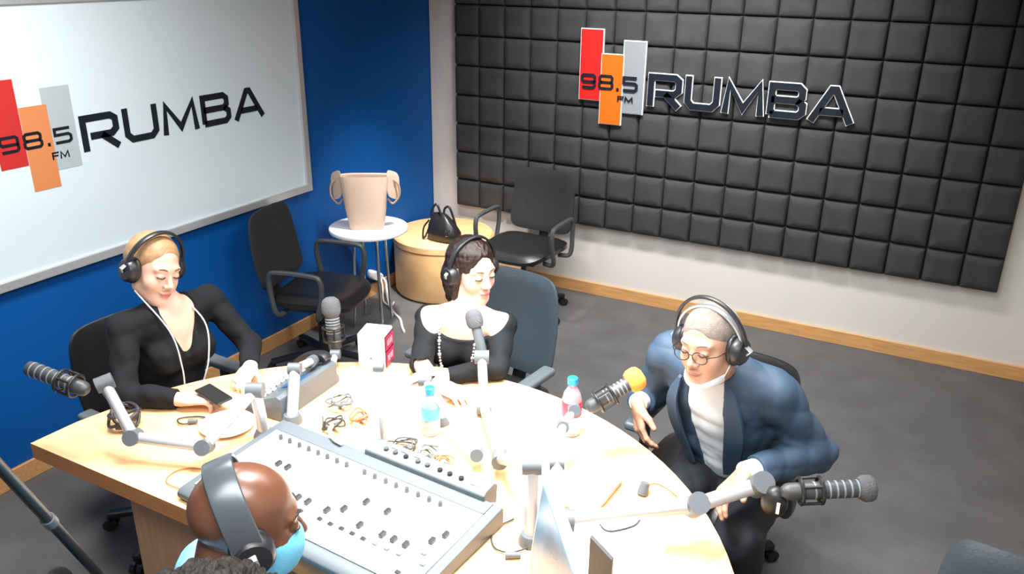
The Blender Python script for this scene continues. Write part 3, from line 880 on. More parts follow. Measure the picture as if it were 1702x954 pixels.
# ------------------------------------------------------------------ people: implicit surfaces meshed as one skin
class Field:
    def __init__(s, lo, hi, h):
        s.lo, s.h = np.array(lo, np.float32), h
        s.n = np.ceil((np.array(hi) - np.array(lo)) / h).astype(int) + 1
        s.ax = [(s.lo[i] + h * np.arange(s.n[i])).astype(np.float32) for i in range(3)]
        s.D = np.full(s.n, 1.0, np.float32)

    def _sub(s, lo, hi):
        a = np.clip(np.floor((np.array(lo) - s.lo) / s.h).astype(int), 0, s.n)
        b = np.clip(np.ceil((np.array(hi) - s.lo) / s.h).astype(int) + 1, 0, s.n)
        if np.any(b <= a): return None, None
        sl = tuple(slice(a[i], b[i]) for i in range(3))
        P = (s.ax[0][sl[0]][:, None, None], s.ax[1][sl[1]][None, :, None], s.ax[2][sl[2]][None, None, :])
        return sl, P

    def apply(s, prim, k=.02, inflate=0., cut=False):
        fn, lo, hi = prim
        m = max(k, .012) + abs(inflate) + 2.5 * s.h
        sl, P = s._sub(np.array(lo) - m, np.array(hi) + m)
        if sl is None: return
        d = fn(*P) - inflate
        a = s.D[sl]
        if cut:
            b = -d
            h = np.clip(.5 - .5 * (b - a) / k, 0, 1)
            s.D[sl] = b + (a - b) * h + k * h * (1 - h)
        else:
            h = np.clip(.5 + .5 * (a - d) / k, 0, 1)
            s.D[sl] = a + (d - a) * h - k * h * (1 - h)

    def folds(s, amp, wl, seed=0, band=.04, zlo=-9, zhi=9):
        rng = np.random.RandomState(seed)
        idx = np.nonzero((np.abs(s.D) < band))
        P = np.stack([s.ax[i][idx[i]] for i in range(3)], 1)
        o = np.zeros(len(P), np.float32)
        for k in range(7):
            d = rng.randn(3); d /= np.linalg.norm(d)
            w = 2 * PI / (wl * rng.uniform(.7, 1.6))
            d2 = rng.randn(3) * 6
            o += (1 - 2 * np.abs(np.sin(.5 * (P @ (d * w) + 1.3 * np.sin(P @ d2) + rng.uniform(0, 6))))) / 7
        s.D[idx] += amp * o * 2

    def mesh(s, name, m, parent=None):
        D, h = s.D, s.h
        S = D < 0
        nx, ny, nz = D.shape
        c = np.zeros((nx - 1, ny - 1, nz - 1), np.int8)
        offs = [(i, j, k) for i in (0, 1) for j in (0, 1) for k in (0, 1)]
        for i, j, k in offs:
            c += S[i:nx - 1 + i, j:ny - 1 + j, k:nz - 1 + k]
        act = np.nonzero((c > 0) & (c < 8))
        N = len(act[0])
        val = {o: D[act[0] + o[0], act[1] + o[1], act[2] + o[2]] for o in offs}
        acc = np.zeros((N, 3)); cnt = np.zeros(N)
        for a in offs:
            for ax in range(3):
                if a[ax]: continue
                b = tuple(a[q] + (q == ax) for q in range(3))
                va, vb = val[a], val[b]
                x = (va < 0) != (vb < 0)
                t = np.where(x, va / np.where(x, va - vb, 1), 0)
                p = np.tile(np.array(a, float), (N, 1)); p[:, ax] += t
                acc[x] += p[x]; cnt += x
        V = (np.stack(act, 1) + acc / cnt[:, None]) * h + s.lo
        idx = np.full(c.shape, -1, np.int32)
        idx[act] = np.arange(N)
        quads = []
        for ax in range(3):
            sl0 = [slice(None)] * 3; sl1 = [slice(None)] * 3
            sl0[ax] = slice(0, -1); sl1[ax] = slice(1, None)
            A, B = S[tuple(sl0)], S[tuple(sl1)]
            e = np.nonzero(A != B)
            u, v = (ax + 1) % 3, (ax + 2) % 3
            ok = (e[u] > 0) & (e[v] > 0) & (e[u] < D.shape[u] - 1) & (e[v] < D.shape[v] - 1)
            e = [q[ok] for q in e]
            ins = A[tuple(e)]
            def g(du, dv):
                q = [x.copy() for x in e]
                q[u] = q[u] - du; q[v] = q[v] - dv
                return idx[tuple(q)]
            Q = np.stack([g(1, 1), g(0, 1), g(0, 0), g(1, 0)], 1)
            Q[~ins] = Q[~ins][:, ::-1]
            quads.append(Q)
        Q = np.concatenate(quads)
        Q = Q[(Q >= 0).all(1)]
        me = bpy.data.meshes.new(name)
        me.vertices.add(N)
        me.vertices.foreach_set('co', V.astype(np.float32).ravel())
        me.loops.add(len(Q) * 4)
        me.loops.foreach_set('vertex_index', Q.astype(np.int32).ravel())
        me.polygons.add(len(Q))
        me.polygons.foreach_set('loop_start', np.arange(0, len(Q) * 4, 4, dtype=np.int32))
        me.polygons.foreach_set('use_smooth', np.ones(len(Q), bool))
        me.update(calc_edges=True)
        me.validate()
        me.materials.append(m)
        o = bpy.data.objects.new(name, me)
        COL.objects.link(o)
        if parent: o.parent = parent
        return o


A3 = lambda p: np.array(p, np.float32)


def ELL(c, r, Mx=None):
    c, r = A3(c), A3(r if hasattr(r, '__len__') else (r, r, r))
    Mx = np.eye(3, dtype=np.float32) if Mx is None else A3(Mx)
    ext = np.sqrt(((Mx * r) ** 2).sum(1))
    def fn(x, y, z):
        x, y, z = x - c[0], y - c[1], z - c[2]
        q = [(x * Mx[0, i] + y * Mx[1, i] + z * Mx[2, i]) / r[i] for i in range(3)]
        k0 = np.sqrt(q[0] ** 2 + q[1] ** 2 + q[2] ** 2)
        k1 = np.sqrt((q[0] / r[0]) ** 2 + (q[1] / r[1]) ** 2 + (q[2] / r[2]) ** 2) + 1e-6
        return k0 * (k0 - 1) / k1
    return fn, c - ext, c + ext


def RC(a, b, ra, rb=None, flat=None):
    """tapered capsule; flat=(normal, factor) squashes it along normal"""
    a, b = A3(a), A3(b)
    rb = ra if rb is None else rb
    ba = b - a
    L2 = float(ba @ ba) + 1e-9
    if flat is not None:
        n, fct = A3(flat[0]) / np.linalg.norm(flat[0]), flat[1]
    def fn(x, y, z):
        x, y, z = x - a[0], y - a[1], z - a[2]
        t = np.clip((x * ba[0] + y * ba[1] + z * ba[2]) / L2, 0, 1)
        dx, dy, dz = x - t * ba[0], y - t * ba[1], z - t * ba[2]
        r = ra + (rb - ra) * t
        if flat is None:
            return np.sqrt(dx * dx + dy * dy + dz * dz) - r
        s = dx * n[0] + dy * n[1] + dz * n[2]
        e = s * (1 / fct - 1)
        q = np.sqrt((dx + e * n[0]) ** 2 + (dy + e * n[1]) ** 2 + (dz + e * n[2]) ** 2)
        return (q - r) * (fct + (1 - fct) * .5)
    m = max(ra, rb)
    return fn, np.minimum(a, b) - m, np.maximum(a, b) + m


def BOXP(c, hx, Mx, rnd=.01):
    c, hx, Mx = A3(c), A3(hx), A3(Mx)
    ext = np.abs(Mx) @ hx
    def fn(x, y, z):
        x, y, z = x - c[0], y - c[1], z - c[2]
        q = [np.abs(x * Mx[0, i] + y * Mx[1, i] + z * Mx[2, i]) - (hx[i] - rnd) for i in range(3)]
        o = np.sqrt(sum(np.maximum(k, 0) ** 2 for k in q))
        return o + np.minimum(np.maximum(np.maximum(q[0], q[1]), q[2]), 0) - rnd
    return fn, c - ext, c + ext


def PLANECUT(n, d, lo, hi):
    n = A3(n) / np.linalg.norm(n)
    return (lambda x, y, z: n[0] * x + n[1] * y + n[2] * z - d + 0 * (x + y + z)), np.array(lo), np.array(hi)


def head_frame(yaw, pitch, roll=0):
    """columns: right, forward, up (yaw is the facing angle in the ground plane, pitch positive looks down)"""
    y, p, r = (math.radians(k) for k in (yaw, pitch, roll))
    F = Vector((math.cos(y) * math.cos(p), math.sin(y) * math.cos(p), -math.sin(p)))
    Rt = Vector((math.sin(y), -math.cos(y), 0))
    U = Rt.cross(F)
    q = Matrix.Rotation(r, 3, F)
    Rt, U = q @ Rt, q @ U
    return np.array([list(Rt), list(F), list(U)]).T


def hand_prims(w, d, up, s, curl=(.35, .5, .4), size=1., spread=.04):
    """w wrist, d towards the fingers, up back of the hand, s=+1 thumb on the (d x up) side"""
    d, up = np.array(d, float), np.array(up, float)
    d /= np.linalg.norm(d)
    up -= d * (up @ d); up /= np.linalg.norm(up)
    lat = np.cross(d, up)
    z = size
    P = [(RC(w - d * .01, w + d * .02 * z, .023 * z, .025 * z, (up, .72)), .012),
         (RC(w + d * .025 * z + lat * .012 * z, w + d * .075 * z + lat * .018 * z, .026 * z, .022 * z, (up, .55)), .014),
         (RC(w + d * .025 * z - lat * .012 * z, w + d * .070 * z - lat * .020 * z, .024 * z, .020 * z, (up, .55)), .014)]
    for i, (l, r) in enumerate(((.070, .0092), (.078, .0095), (.072, .009), (.057, .008))):
        f = (1.5 - i)
        b = w + d * (.084 - .004 * abs(i - 1.2)) * z + lat * s * f * .0185 * z
        dd = d + lat * s * f * spread
        dd /= np.linalg.norm(dd)
        ang = 0
        q = b
        for seg, (fr, c) in enumerate(zip((.46, .30, .24), curl)):
            ang += c * (1 + .12 * i)
            v = dd * math.cos(ang) - up * math.sin(ang)
            e = q + v * l * fr * z
            rr = r * (1 - .10 * seg) * z
            P.append((RC(q, e, rr, rr * .9), .005))
            q = e
    b = w + d * .028 * z + lat * s * .026 * z - up * .004
    v = d * .62 + lat * s * .72 - up * .30
    v /= np.linalg.norm(v)
    e = b + v * .036 * z
    P.append((RC(w + d * .012 + lat * s * .012, b, .017 * z, .0145 * z), .010))
    P.append((RC(b, e, .0135 * z, .011 * z), .006))
    v2 = d * .85 + lat * s * .35 - up * .35
    v2 /= np.linalg.norm(v2)
    P.append((RC(e, e + v2 * .03 * z, .011 * z, .0088 * z), .005))
    return P


def head_prims(c, Mx, g=1., fem=True, z=1.):
    """head prims in local head frame, Mx columns right, forward, up"""
    c = np.array(c, float)
    W = lambda x, y, u: c + Mx @ (np.array([x, y, u]) * g)
    E = lambda p, r: ELL(W(*p), np.array(r) * g, Mx)
    P = [(E((0, -.014, .034), (.077, .095, .084)), .01),
         (E((0, .020, -.028), (.061 if fem else .065, .070, .078)), .035),
         (E((0, .056, -.088), (.026 if fem else .034, .026, .022)), .03),
         (E((.036, .052, -.034), (.026, .028, .030)), .02), (E((-.036, .052, -.034), (.026, .028, .030)), .02),
         (E((0, .074, .024), (.050, .015, .012)), .018),
         (RC(W(.050, .0, -.066), W(.014, .066, -.098), .018 * g, .013 * g), .03), (RC(W(-.050, .0, -.066), W(-.014, .066, -.098), .018 * g, .013 * g), .03)]
    Q = [(E((.031, .101, .003), (.018, .016, .012)), .012), (E((-.031, .101, .003), (.018, .016, .012)), .012)]
    P2 = [(E((.031, .077, .002), (.0155, .0145, .0125)), .004), (E((-.031, .077, .002), (.0155, .0145, .0125)), .004),
          (RC(W(0, .084, .010), W(0, .106, -.030), .0065 * g, .0105 * g), .012),
          (E((.012, .096, -.034), (.009, .010, .007)), .006), (E((-.012, .096, -.034), (.009, .010, .007)), .006),
          (E((0, .088, -.060), (.024, .011, .006)), .007), (E((0, .086, -.069), (.020, .011, .007)), .005)]
    for s in (-1, 1):
        P2.append((ELL(W(s * .079, -.008, -.004), np.array((.007, .019, .031)) * g, Mx @ np.array(rz(-s * .35))), .006))
        P2.append((E((s * .076, .002, -.024), (.006, .010, .013)), .006))
    return P, Q, P2


def person(name, label, cfg):
    g = cfg.get('g', 1.)
    c = np.array(cfg['head'], float)
    Mx = head_frame(*cfg['face'])
    fem = cfg.get('fem', True)
    W = lambda x, y, u: c + Mx @ (np.array([x, y, u]) * g)
    V = lambda k: np.array(cfg[k], float)
    shL, shR, pel = V('shL'), V('shR'), V('pel')
    neck = (shL + shR) / 2 + np.array([0, 0, .055]) + np.array(cfg.get('neck_off', (0, 0, 0)))
    up = neck - pel; H = np.linalg.norm(up); up = up / H
    lat = shR - shL; lat = lat - up * (lat @ up); lat /= np.linalg.norm(lat)   # to the person's right
    fwd = np.cross(up, lat)
    T = np.stack([lat, fwd, up], 1)
    b = cfg.get('build', 1.)
    at = lambda f, x=0, y=0: pel + up * H * f + lat * x + fwd * y
    sr_ = .040 if fem else .048 * b
    tz = .030 if fem else .042
    torso = [(ELL(at(.02), (.165 * b, .120 * b, .12), T), .05),
             (ELL(at(.26, 0, .012), (.140 * b, .108 * b, .15), T), .05),
             (ELL(at(.55, 0, .005), (.145 * b, .105 * b, .16), T), .05),
             (ELL(at(.77, 0, 0), (.148 * b, .098 * b, .12), T), .05),
             (RC(at(.90, -.05 * b), shL, .046 * b, sr_), .04), (RC(at(.90, .05 * b), shR, .046 * b, sr_), .04),
             (RC(neck - up * .03, shL * .75 + neck * .25 - up * .015, tz, .036 * b), .04), (RC(neck - up * .03, shR * .75 + neck * .25 - up * .015, tz, .036 * b), .04)]
    if fem:
        torso += [(ELL(at(.66, .066, .082), (.056, .052, .056), T), .03), (ELL(at(.66, -.066, .082), (.056, .052, .056), T), .03)]
    arms, fore = [], []
    for S in 'LR':
        s_, e_, w_ = V('sh' + S), V('el' + S), V('wr' + S)
        arms += [(RC(s_, e_, .042 if fem else .050 * b, .031 if fem else .037 * b), .03), (RC(e_, w_ + (w_ - e_) * 0, .038 * b, .026 * b), .015)]
    nk = [(RC(W(0, -.030, -.055), neck - up * .01, .043 if fem else .058 * b, .045 if fem else .062 * b), .022)]
    P, Q, P2 = head_prims(c, Mx, g, fem)
    hands = []
    for S, s in (('L', 1), ('R', -1)):
        hc = cfg['hand' + S]
        hands += hand_prims(V('wr' + S), hc[0], hc[1], hc[2], *hc[3:])
    legs = []
    for S, s in (('L', -1), ('R', 1)):
        hp = pel + lat * s * .085 * b - np.array([0, 0, .01])
        kn = V('kn' + S); an = V('an' + S)
        legs += [(RC(hp, kn, .080 * b, .056 * b), .04), (RC(kn, an, .054 * b, .036), .02)]
        ft = np.array([fwd[0], fwd[1], 0]); ft /= np.linalg.norm(ft)
        legs += [(RC(an - np.array([0, 0, .035]), an + ft * .15 - np.array([0, 0, .055]), .042, .034, ((0, 0, 1), .8)), .02)]
    allp = torso + arms + nk + P + hands + legs
    lo = np.min([p[0][1] for p in allp], 0) - .03
    hi = np.max([p[0][2] for p in allp], 0) + .03
    F = Field(lo, hi, cfg.get('res', .004))
    for p, k in torso + arms + nk + P: F.apply(p, k)
    for p, k in Q: F.apply(p, k, cut=True)
    for p, k in P2 + legs + hands: F.apply(p, k)
    body = F.mesh(name, M[cfg['skin']])
    del F
    tag(body, label, 'person')
    body['_'] = 0
    del body['_']
    # facial features
    Th = Matrix.Translation(Vector(c)) @ Matrix([list(r) for r in Mx]).to_4x4() @ Matrix.Diagonal((g, g, g, 1))
    for s in (-1, 1):
        MB(Th).tube(smooth_path([(s * .014, .0895, .024), (s * .030, .0885, .030), (s * .048, .075, .025)], 5), .0026 if fem else .0030, 8).build('eyebrow', M['brow' if fem else cfg.get('browm', 'hair_gr')], body)
        MB(Th).tube(smooth_path([(s * .017, .0888, -.001), (s * .031, .0925, -.0045), (s * .046, .082, -.001)], 5), .0019, 8).build('eyelash', M['lash'], body)
    lm = MB(Th)
    lm.tube(smooth_path([(-.021, .0885, -.0645), (-.010, .0975, -.062), (0, .0985, -.0635), (.010, .0975, -.062), (.021, .0885, -.0645)], 4), [.001] + [.0032] * 15 + [.001], 8)
    lm.tube(smooth_path([(-.018, .0885, -.0665), (-.008, .0965, -.0695), (0, .0975, -.070), (.008, .0965, -.0695), (.018, .0885, -.0665)], 4), [.001] + [.0036] * 15 + [.001], 8)
    lm.build('lips', M['lipsF' if fem else 'lipsM'], body)
    ctx = dict(body=body, W=W, Mx=Mx, c=c, g=g, T=T, at=at, lat=lat, fwd=fwd, up=up, H=H, neck=neck, torso=torso, arms=arms, nk=nk, Th=Th, legs=legs, P=P, V=V, b=b, shL=shL, shR=shR, pel=pel)
    return ctx


def garment(ctx, name, m, prims, inf, cuts=(), extra=(), res=.005, fold=(.0, .1, 0), post=()):
    allp = list(prims) + list(extra)
    lo = np.min([p[0][1] for p in allp], 0) - .04
    hi = np.max([p[0][2] for p in allp], 0) + .04
    F = Field(lo, hi, res)
    for p, k in prims: F.apply(p, k, inflate=inf)
    for p, k in extra: F.apply(p, k)
    if fold[0]: F.folds(*fold)
    for p, k in cuts: F.apply(p, k, cut=True)
    for p, k in post: F.apply(p, k)
    return F.mesh(name, M[m] if isinstance(m, str) else m, ctx['body'])


def cuffcut(e, w, f=.96):
    """remove sleeve beyond the cuff"""
    e, w = np.array(e), np.array(w)
    d = (w - e) / np.linalg.norm(w - e)
    p = e + (w - e) * f
    Mx = np.stack([np.cross(d, [.3, .5, .8]) / np.linalg.norm(np.cross(d, [.3, .5, .8])), d, np.cross(np.cross(d, [.3, .5, .8]) / np.linalg.norm(np.cross(d, [.3, .5, .8])), d)], 1)
    return (BOXP(p + d * .06, (.06, .06, .06), Mx, .002), .002)


def hair_field(ctx, prims, cuts, name, m, res=.0035, fold=None):
    allp = prims
    lo = np.min([p[0][1] for p in allp], 0) - .02
    hi = np.max([p[0][2] for p in allp], 0) + .02
    F = Field(lo, hi, res)
    for p, k in prims: F.apply(p, k)
    if fold: F.folds(*fold)
    for p, k in cuts: F.apply(p, k, cut=True)
    return F.mesh(name, M[m], ctx['body'])


def headphones(ctx, label, band='phones', r=.0, wide=.03, cup='phones', tilt=.0, pad=.086, cr=.036, double=False):
    t = Thing('headphones', tuple(ctx['W'](0, 0, 0)), label, 'headphones')
    Th = ctx['Th']
    TT = Matrix.Translation(-t.loc) @ Th @ Matrix.Rotation(tilt, 4, 'X')
    R0 = .104 + r
    arc = [(-(R0 - .006) * math.cos(a), -.005, .012 + (R0 + .012) * math.sin(a)) for a in [PI * k / 28 for k in range(29)]]
    t.part('headband', MB(TT).tube(arc, .01, 16, flat=(wide, .009, (0, .001, 1)) if False else None) if False else strap(MB(TT), arc, wide, .010), band)
    if double:
        arc2 = [((R0 - .008) * -math.cos(a) * .93, -.005, .008 + (R0 - .004) * math.sin(a) * .93) for a in [PI * (k + 2) / 32 for k in range(29)]]
        t.part('head_pad', strap(MB(TT), arc2, wide * 1.3, .008), 'phones_s')
    for s in (-1, 1):
        x = s * pad
        c_ = t.part('ear_cup', MB(TT).lathe((x - s * .004, -.004, -.006), [(0, 0), (cr * .95, 0), (cr, .006), (cr, .022), (cr * .8, .032), (0, .034)], (s, 0, 0), 28), cup)
        t.part('ear_pad', MB(TT).tube([(x - s * .006, -.004 + cr * .78 * math.cos(q), -.006 + cr * .95 * math.sin(q)) for q in [2 * PI * k / 24 for k in range(24)]], .010, 10, closed=True), 'black', c_)
        t.part('yoke', strap(MB(TT), [(s * (R0 - .006), -.005, .015), (s * (R0 + .010), -.005, .0), (s * (pad + .034), -.005, -.012)], .016, .006), 'phones_s', c_)
    return t


def strap(mb, pts, w, th):
    """flat band whose width runs along local y"""
    P = [Vector(p) for p in pts]
    rings = []
    for i, p in enumerate(P):
        t = (P[min(i + 1, len(P) - 1)] - P[max(i - 1, 0)]).normalized()
        y = Vector((0, 1, 0))
        n = t.cross(y).normalized()
        ring = []
        for k in range(12):
            a = 2 * PI * k / 12
            sg = lambda x: math.copysign(abs(x) ** .5, x)
            ring.append(p + y * sg(math.cos(a)) * w / 2 + n * sg(math.sin(a)) * th / 2)
        rings.append(ring)
    return mb.rings(rings)


def hang(t_w, pts, r, m, name, parent):
    o = MB().tube(smooth_path(pts, 8), r, 8).build(name, M[m] if isinstance(m, str) else m, parent)
    return o


# ---- woman in the V-neck top (left)
fy = -10
f2 = np.array([math.cos(math.radians(fy)), math.sin(math.radians(fy)), 0])
wl = person('person', 'fair-haired woman in a black V-neck top with over-ear headphones, looking at the phone she holds', dict(
    head=(.935, -3.205, 1.148), face=(-6, 11, -15), g=1.0, fem=True, skin='skinL', build=.90,
    shL=(.975, -3.015, .965), shR=(.925, -3.36, .965), pel=(.86, -3.20, .52), neck_off=(.025, 0, .0),
    elL=(1.11, -2.965, .785), wrL=(1.255, -3.11, .785), elR=(1.03, -3.47, .785), wrR=(1.215, -3.385, .775),
    handL=((.35, -.80, -.05), (-.2, .1, 1), -1, (.5, .7, .5)), handR=((.78, .5, .02), (-.3, -.1, 1), -1, (.45, .7, .5)),
    knL=(1.28, -3.18, .50), knR=(1.26, -3.36, .50), anL=(1.30, -3.16, .10), anR=(1.28, -3.36, .10)))
at = wl['at']
E_ = lambda x, p, r: ELL(x['W'](*p), np.array(r) * x['g'], x['Mx'])
hair_field(wl, [(E_(wl, (0, -.022, .040), (.084, .098, .088)), .01), (E_(wl, (0, -.085, .01), (.055, .04, .05)), .03), (E_(wl, (0, -.115, -.01), (.032, .03, .035)), .01)],
           [(E_(wl, (0, .112, -.004), (.066, .085, .094)), .012), (E_(wl, (0, .05, -.13), (.1, .10, .09)), .01)], 'hair', 'hair_bl', fold=(.0008, .03, 3))
Tm = wl['T']
vneck = (RC(at(1.0, 0, .10), at(.64, 0, .15), .075, .006, (wl['fwd'], 2.2)), .006)
vn2 = (ELL(at(1.08, 0, .0), (.066, .085, .085), Tm), .010)
garment(wl, 'sweater', 'knit', wl['torso'] + wl['arms'], .008,
        cuts=[vneck, vn2, cuffcut(wl['V']('elL'), wl['V']('wrL'), .93), cuffcut(wl['V']('elR'), wl['V']('wrR'), .90)], fold=(.004, .07, 1))
garment(wl, 'trousers', 'dark_cloth', wl['legs'] + wl['torso'][:1], .008, res=.008)
headphones(wl, 'black over-ear headphones worn by the fair-haired woman', 'phones', r=.014, wide=.020, tilt=-.12, cr=.042, pad=.088)
for s in (1, -1):
    p0 = wl['W'](s * .075, .02, -.075)
    q = [p0, at(.90, s * .070, .105), at(.66, s * .055, .165), at(.42, s * .035, .165), at(.25, s * .02, .17)]
    hang(None, q, .0028, 'cable_w', 'lanyard_cord', wl['body'])
t = Thing('mobile_phone', (1.312, -3.335, .797), 'black mobile phone held by the fair-haired woman over the desk', 'phone', yaw=.45)
t.part('casing', MB().box((0, 0, 0), (.062, .125, .009), rz(1.0) @ rx(.12)), 'black', bevel=.003)
t.part('glass_face', MB().box((0, -.0005, .005), (.056, .118, .001), rz(1.0) @ rx(.12)), 'leather')

# ---- woman in the off-shoulder top (middle)
wm = person('person', 'dark-haired woman in a black off-shoulder top with long beads, leaning her arms on the desk', dict(
    head=(1.845, -2.50, 1.085), face=(-22, 6, 0), g=1.0, fem=True, skin='skinM', build=.84,
    shL=(1.985, -2.51, .885), shR=(1.705, -2.59, .885), pel=(1.80, -2.43, .50), neck_off=(0, -.01, .01),
    elL=(2.05, -2.66, .785), wrL=(1.90, -2.79, .775), elR=(1.785, -2.775, .785), wrR=(1.925, -2.865, .775),
    handL=((-.8, -.35, 0), (0, 0, 1), -1, (.3, .4, .3)), handR=((.85, -.15, 0), (0, 0, 1), -1, (.3, .4, .3)),
    knL=(1.98, -2.82, .50), knR=(1.82, -2.86, .50), anL=(2.0, -2.86, .10), anR=(1.84, -2.90, .10)))
at = wm['at']
W = wm['W']
hair_field(wm, [(E_(wm, (0, -.020, .038), (.086, .100, .090)), .01), (E_(wm, (0, -.06, -.04), (.078, .06, .09)), .03),
                (RC(W(.072, -.012, .02), W(.070, .0, -.10), .026, .018), .02), (RC(W(-.072, -.012, .02), W(-.072, .0, -.10), .026, .018), .02),
                (RC(W(.02, -.075, -.05), W(.02, -.075, -.14), .055, .035), .03), (RC(W(-.05, -.03, -.10), W(-.045, .03, -.16), .022, .012), .02)],
           [(E_(wm, (0, .118, -.006), (.062, .085, .096)), .010), (BOXP(W(0, .07, .115), np.array((.0018, .09, .024)), wm['Mx'], .001), .004), (E_(wm, (0, .075, -.11), (.055, .07, .075)), .01)], 'hair', 'hair_dk', fold=(.0022, .022, 5))
Tm = wm['T']
off_cut = (ELL(at(1.03, 0, .02), (.185, .150, .118), Tm), .006)
garment(wm, 'off_shoulder_top', 'blouse', wm['torso'] + wm['arms'], .007,
        cuts=[off_cut, cuffcut(wm['V']('elL'), wm['V']('wrL'), .93), cuffcut(wm['V']('elR'), wm['V']('wrR'), .88)], fold=(.0045, .08, 2))
garment(wm, 'trousers', 'dark_cloth', wm['legs'] + wm['torso'][:1], .008, res=.008)
headphones(wm, 'black over-ear headphones worn by the dark-haired woman', 'phones', r=.008, wide=.018, cr=.036, tilt=-.05)
bm_ = MB()
path = smooth_path([at(.93, -.075, .095), at(.72, -.062, .155), at(.45, -.055, .160), at(.26, -.03, .165), at(.22, 0, .165), at(.26, .03, .165), at(.45, .05, .160), at(.72, .066, .155), at(.93, .075, .095)], 9)
bm_.tube(path, .0018, 6)
bd = bm_.build('necklace_cord', M['cable'], wm['body'])
bb = MB()
for i, p in enumerate(path):
    bb.ell(p, .0055 if i % 4 else .0085, n=8)
tag(bb.build('necklace_beads', M['bead'], bd), kind='stuff')

# ---- man in the navy suit (right)
mm = person('person', 'man in a navy suit and pale shirt with glasses and cropped grey hair, looking down', dict(
    head=(2.850, -2.785, 1.128), face=(-106, 3, 6), g=1.0, fem=False, skin='skinS', build=1.04,
    shL=(3.03, -2.63, .935), shR=(2.67, -2.56, .945), pel=(2.915, -2.46, .53), neck_off=(-.005, -.05, -.005),
    elL=(3.175, -2.56, .72), wrL=(3.01, -2.83, .745), elR=(2.585, -2.45, .73), wrR=(2.575, -2.585, .745),
    handL=((-.42, -.75, -.40), (-.2, .4, .8), -1, (.35, .4, .3), 1.08), handR=((.25, -.35, -.85), (-.75, -.55, .1), -1, (.35, .4, .3), 1.12),
    knL=(3.02, -2.86, .52), knR=(2.78, -2.86, .52), anL=(3.10, -2.86, .10), anR=(2.80, -2.90, .10)))
at = mm['at']
W = mm['W']
Tm = mm['T']
hair_field(mm, [(E_(mm, (0, -.016, .036), (.0795, .0975, .0865)), .01)],
           [(E_(mm, (0, .120, -.002), (.070, .075, .086)), .008), (E_(mm, (0, .04, -.12), (.12, .12, .10)), .008)], 'hair', 'hair_gr')
lp = at(.5, 0, 0)
opening = (RC(at(1.04, 0, .13), at(.18, -.02, .17), .070, .050, (mm['fwd'], 1.9)), .006)
garment(mm, 'shirt', 'shirt', mm['torso'][1:], .008, cuts=[(ELL(mm['neck'] + mm['up'] * .035 + mm['fwd'] * .012, (.062, .062, .040), Tm), .006)], fold=(.003, .06, 4))
MB().tube([tuple(mm['neck'] + mm['up'] * (.022 - .012 * math.cos(q)) + mm['lat'] * .066 * math.sin(q) + mm['fwd'] * (.010 + .066 * math.cos(q))) for q in [2 * PI * k / 28 for k in range(28)]], .012, 10, closed=True).build('collar', M['shirt'], mm['body'])
garment(mm, 'suit_jacket', 'suit', mm['torso'] + mm['arms'], .016,
        cuts=[opening, (ELL(mm['neck'] + mm['up'] * .05 + mm['fwd'] * .01, (.078, .080, .055), Tm), .008), cuffcut(mm['V']('elL'), mm['V']('wrL'), .86), cuffcut(mm['V']('elR'), mm['V']('wrR'), .80)],
        extra=[(RC(mm['shL'] + mm['up'] * .006, mm['V']('elL'), .050, .050), .03), (RC(mm['shR'] + mm['up'] * .006, mm['V']('elR'), .050, .046), .03)], fold=(.009, .12, 9))
for S in 'LR':
    e_, w_ = mm['V']('el' + S), mm['V']('wr' + S)
    d_ = (w_ - e_) / np.linalg.norm(w_ - e_)
    MB().cyl(tuple(e_ + (w_ - e_) * .72), tuple(w_ + d_ * .004), .036, .035, 24).build('shirt_cuff', M['shirt'], mm['body'], bevel=.003)
garment(mm, 'trousers', 'suit_dk', mm['legs'] + mm['torso'][:1], .014, res=.007, fold=(.006, .10, 2))
# lapels
for s in (1, -1):
    pts = [at(1.0, s * .078, .080), at(.85, s * .086, .122), at(.66, s * .078, .140), at(.45, s * .062, .146), at(.32, s * .055, .148)]
    sp = smooth_path([tuple(p) for p in pts], 5)
    nrm = mm['fwd']
    m_ = MB()
    rings = []
    for i, p in enumerate(sp):
        f = i / (len(sp) - 1)
        w_ = .052 * math.sin(PI * min(1, (1 - f) * .9 + .08)) ** .7 + .004
        o1 = Vector(p) + Vector(nrm) * .010
        o2 = o1 + Vector(mm['lat']) * s * w_ - Vector(nrm) * .020 * (w_ / .05)
        th = Vector(nrm) * .004
        rings.append([o1 + th, o2 + th, o2 - th * 2, o1 - th * 2])
    m_.rings(rings)
    m_.build('lapel', M['suit'], mm['body'])
headphones(mm, 'large open headphones with a double silver headband worn by the man in the suit', 'phones', r=.022, wide=.014, cr=.042, pad=.088, tilt=-.10, double=True)
# glasses
gl = Thing('eyeglasses', tuple(W(0, .1, 0)), 'thin dark-framed eyeglasses on the face of the man in the suit', 'glasses')
TG = Matrix.Translation(-gl.loc) @ mm['Th']
for s in (-1, 1):
    ringp = [(s * .031 + .025 * math.cos(q), .104 - .05 * abs(.025 * math.cos(q)) + 0, -.004 + .018 * math.sin(q)) for q in [2 * PI * k / 24 for k in range(24)]]
    gl.part('rim', MB(TG).tube(ringp, .0016, 8, closed=True), 'black')
    gl.part('temple', MB(TG).tube([(s * .056, .102, .002), (s * .077, .08, .003), (s * .083, .0, .004)], .0016, 8), 'black')
gl.part('bridge', MB(TG).tube(smooth_path([(-.007, .104, 0), (0, .108, .004), (.007, .104, 0)], 4), .0016, 8), 'black')
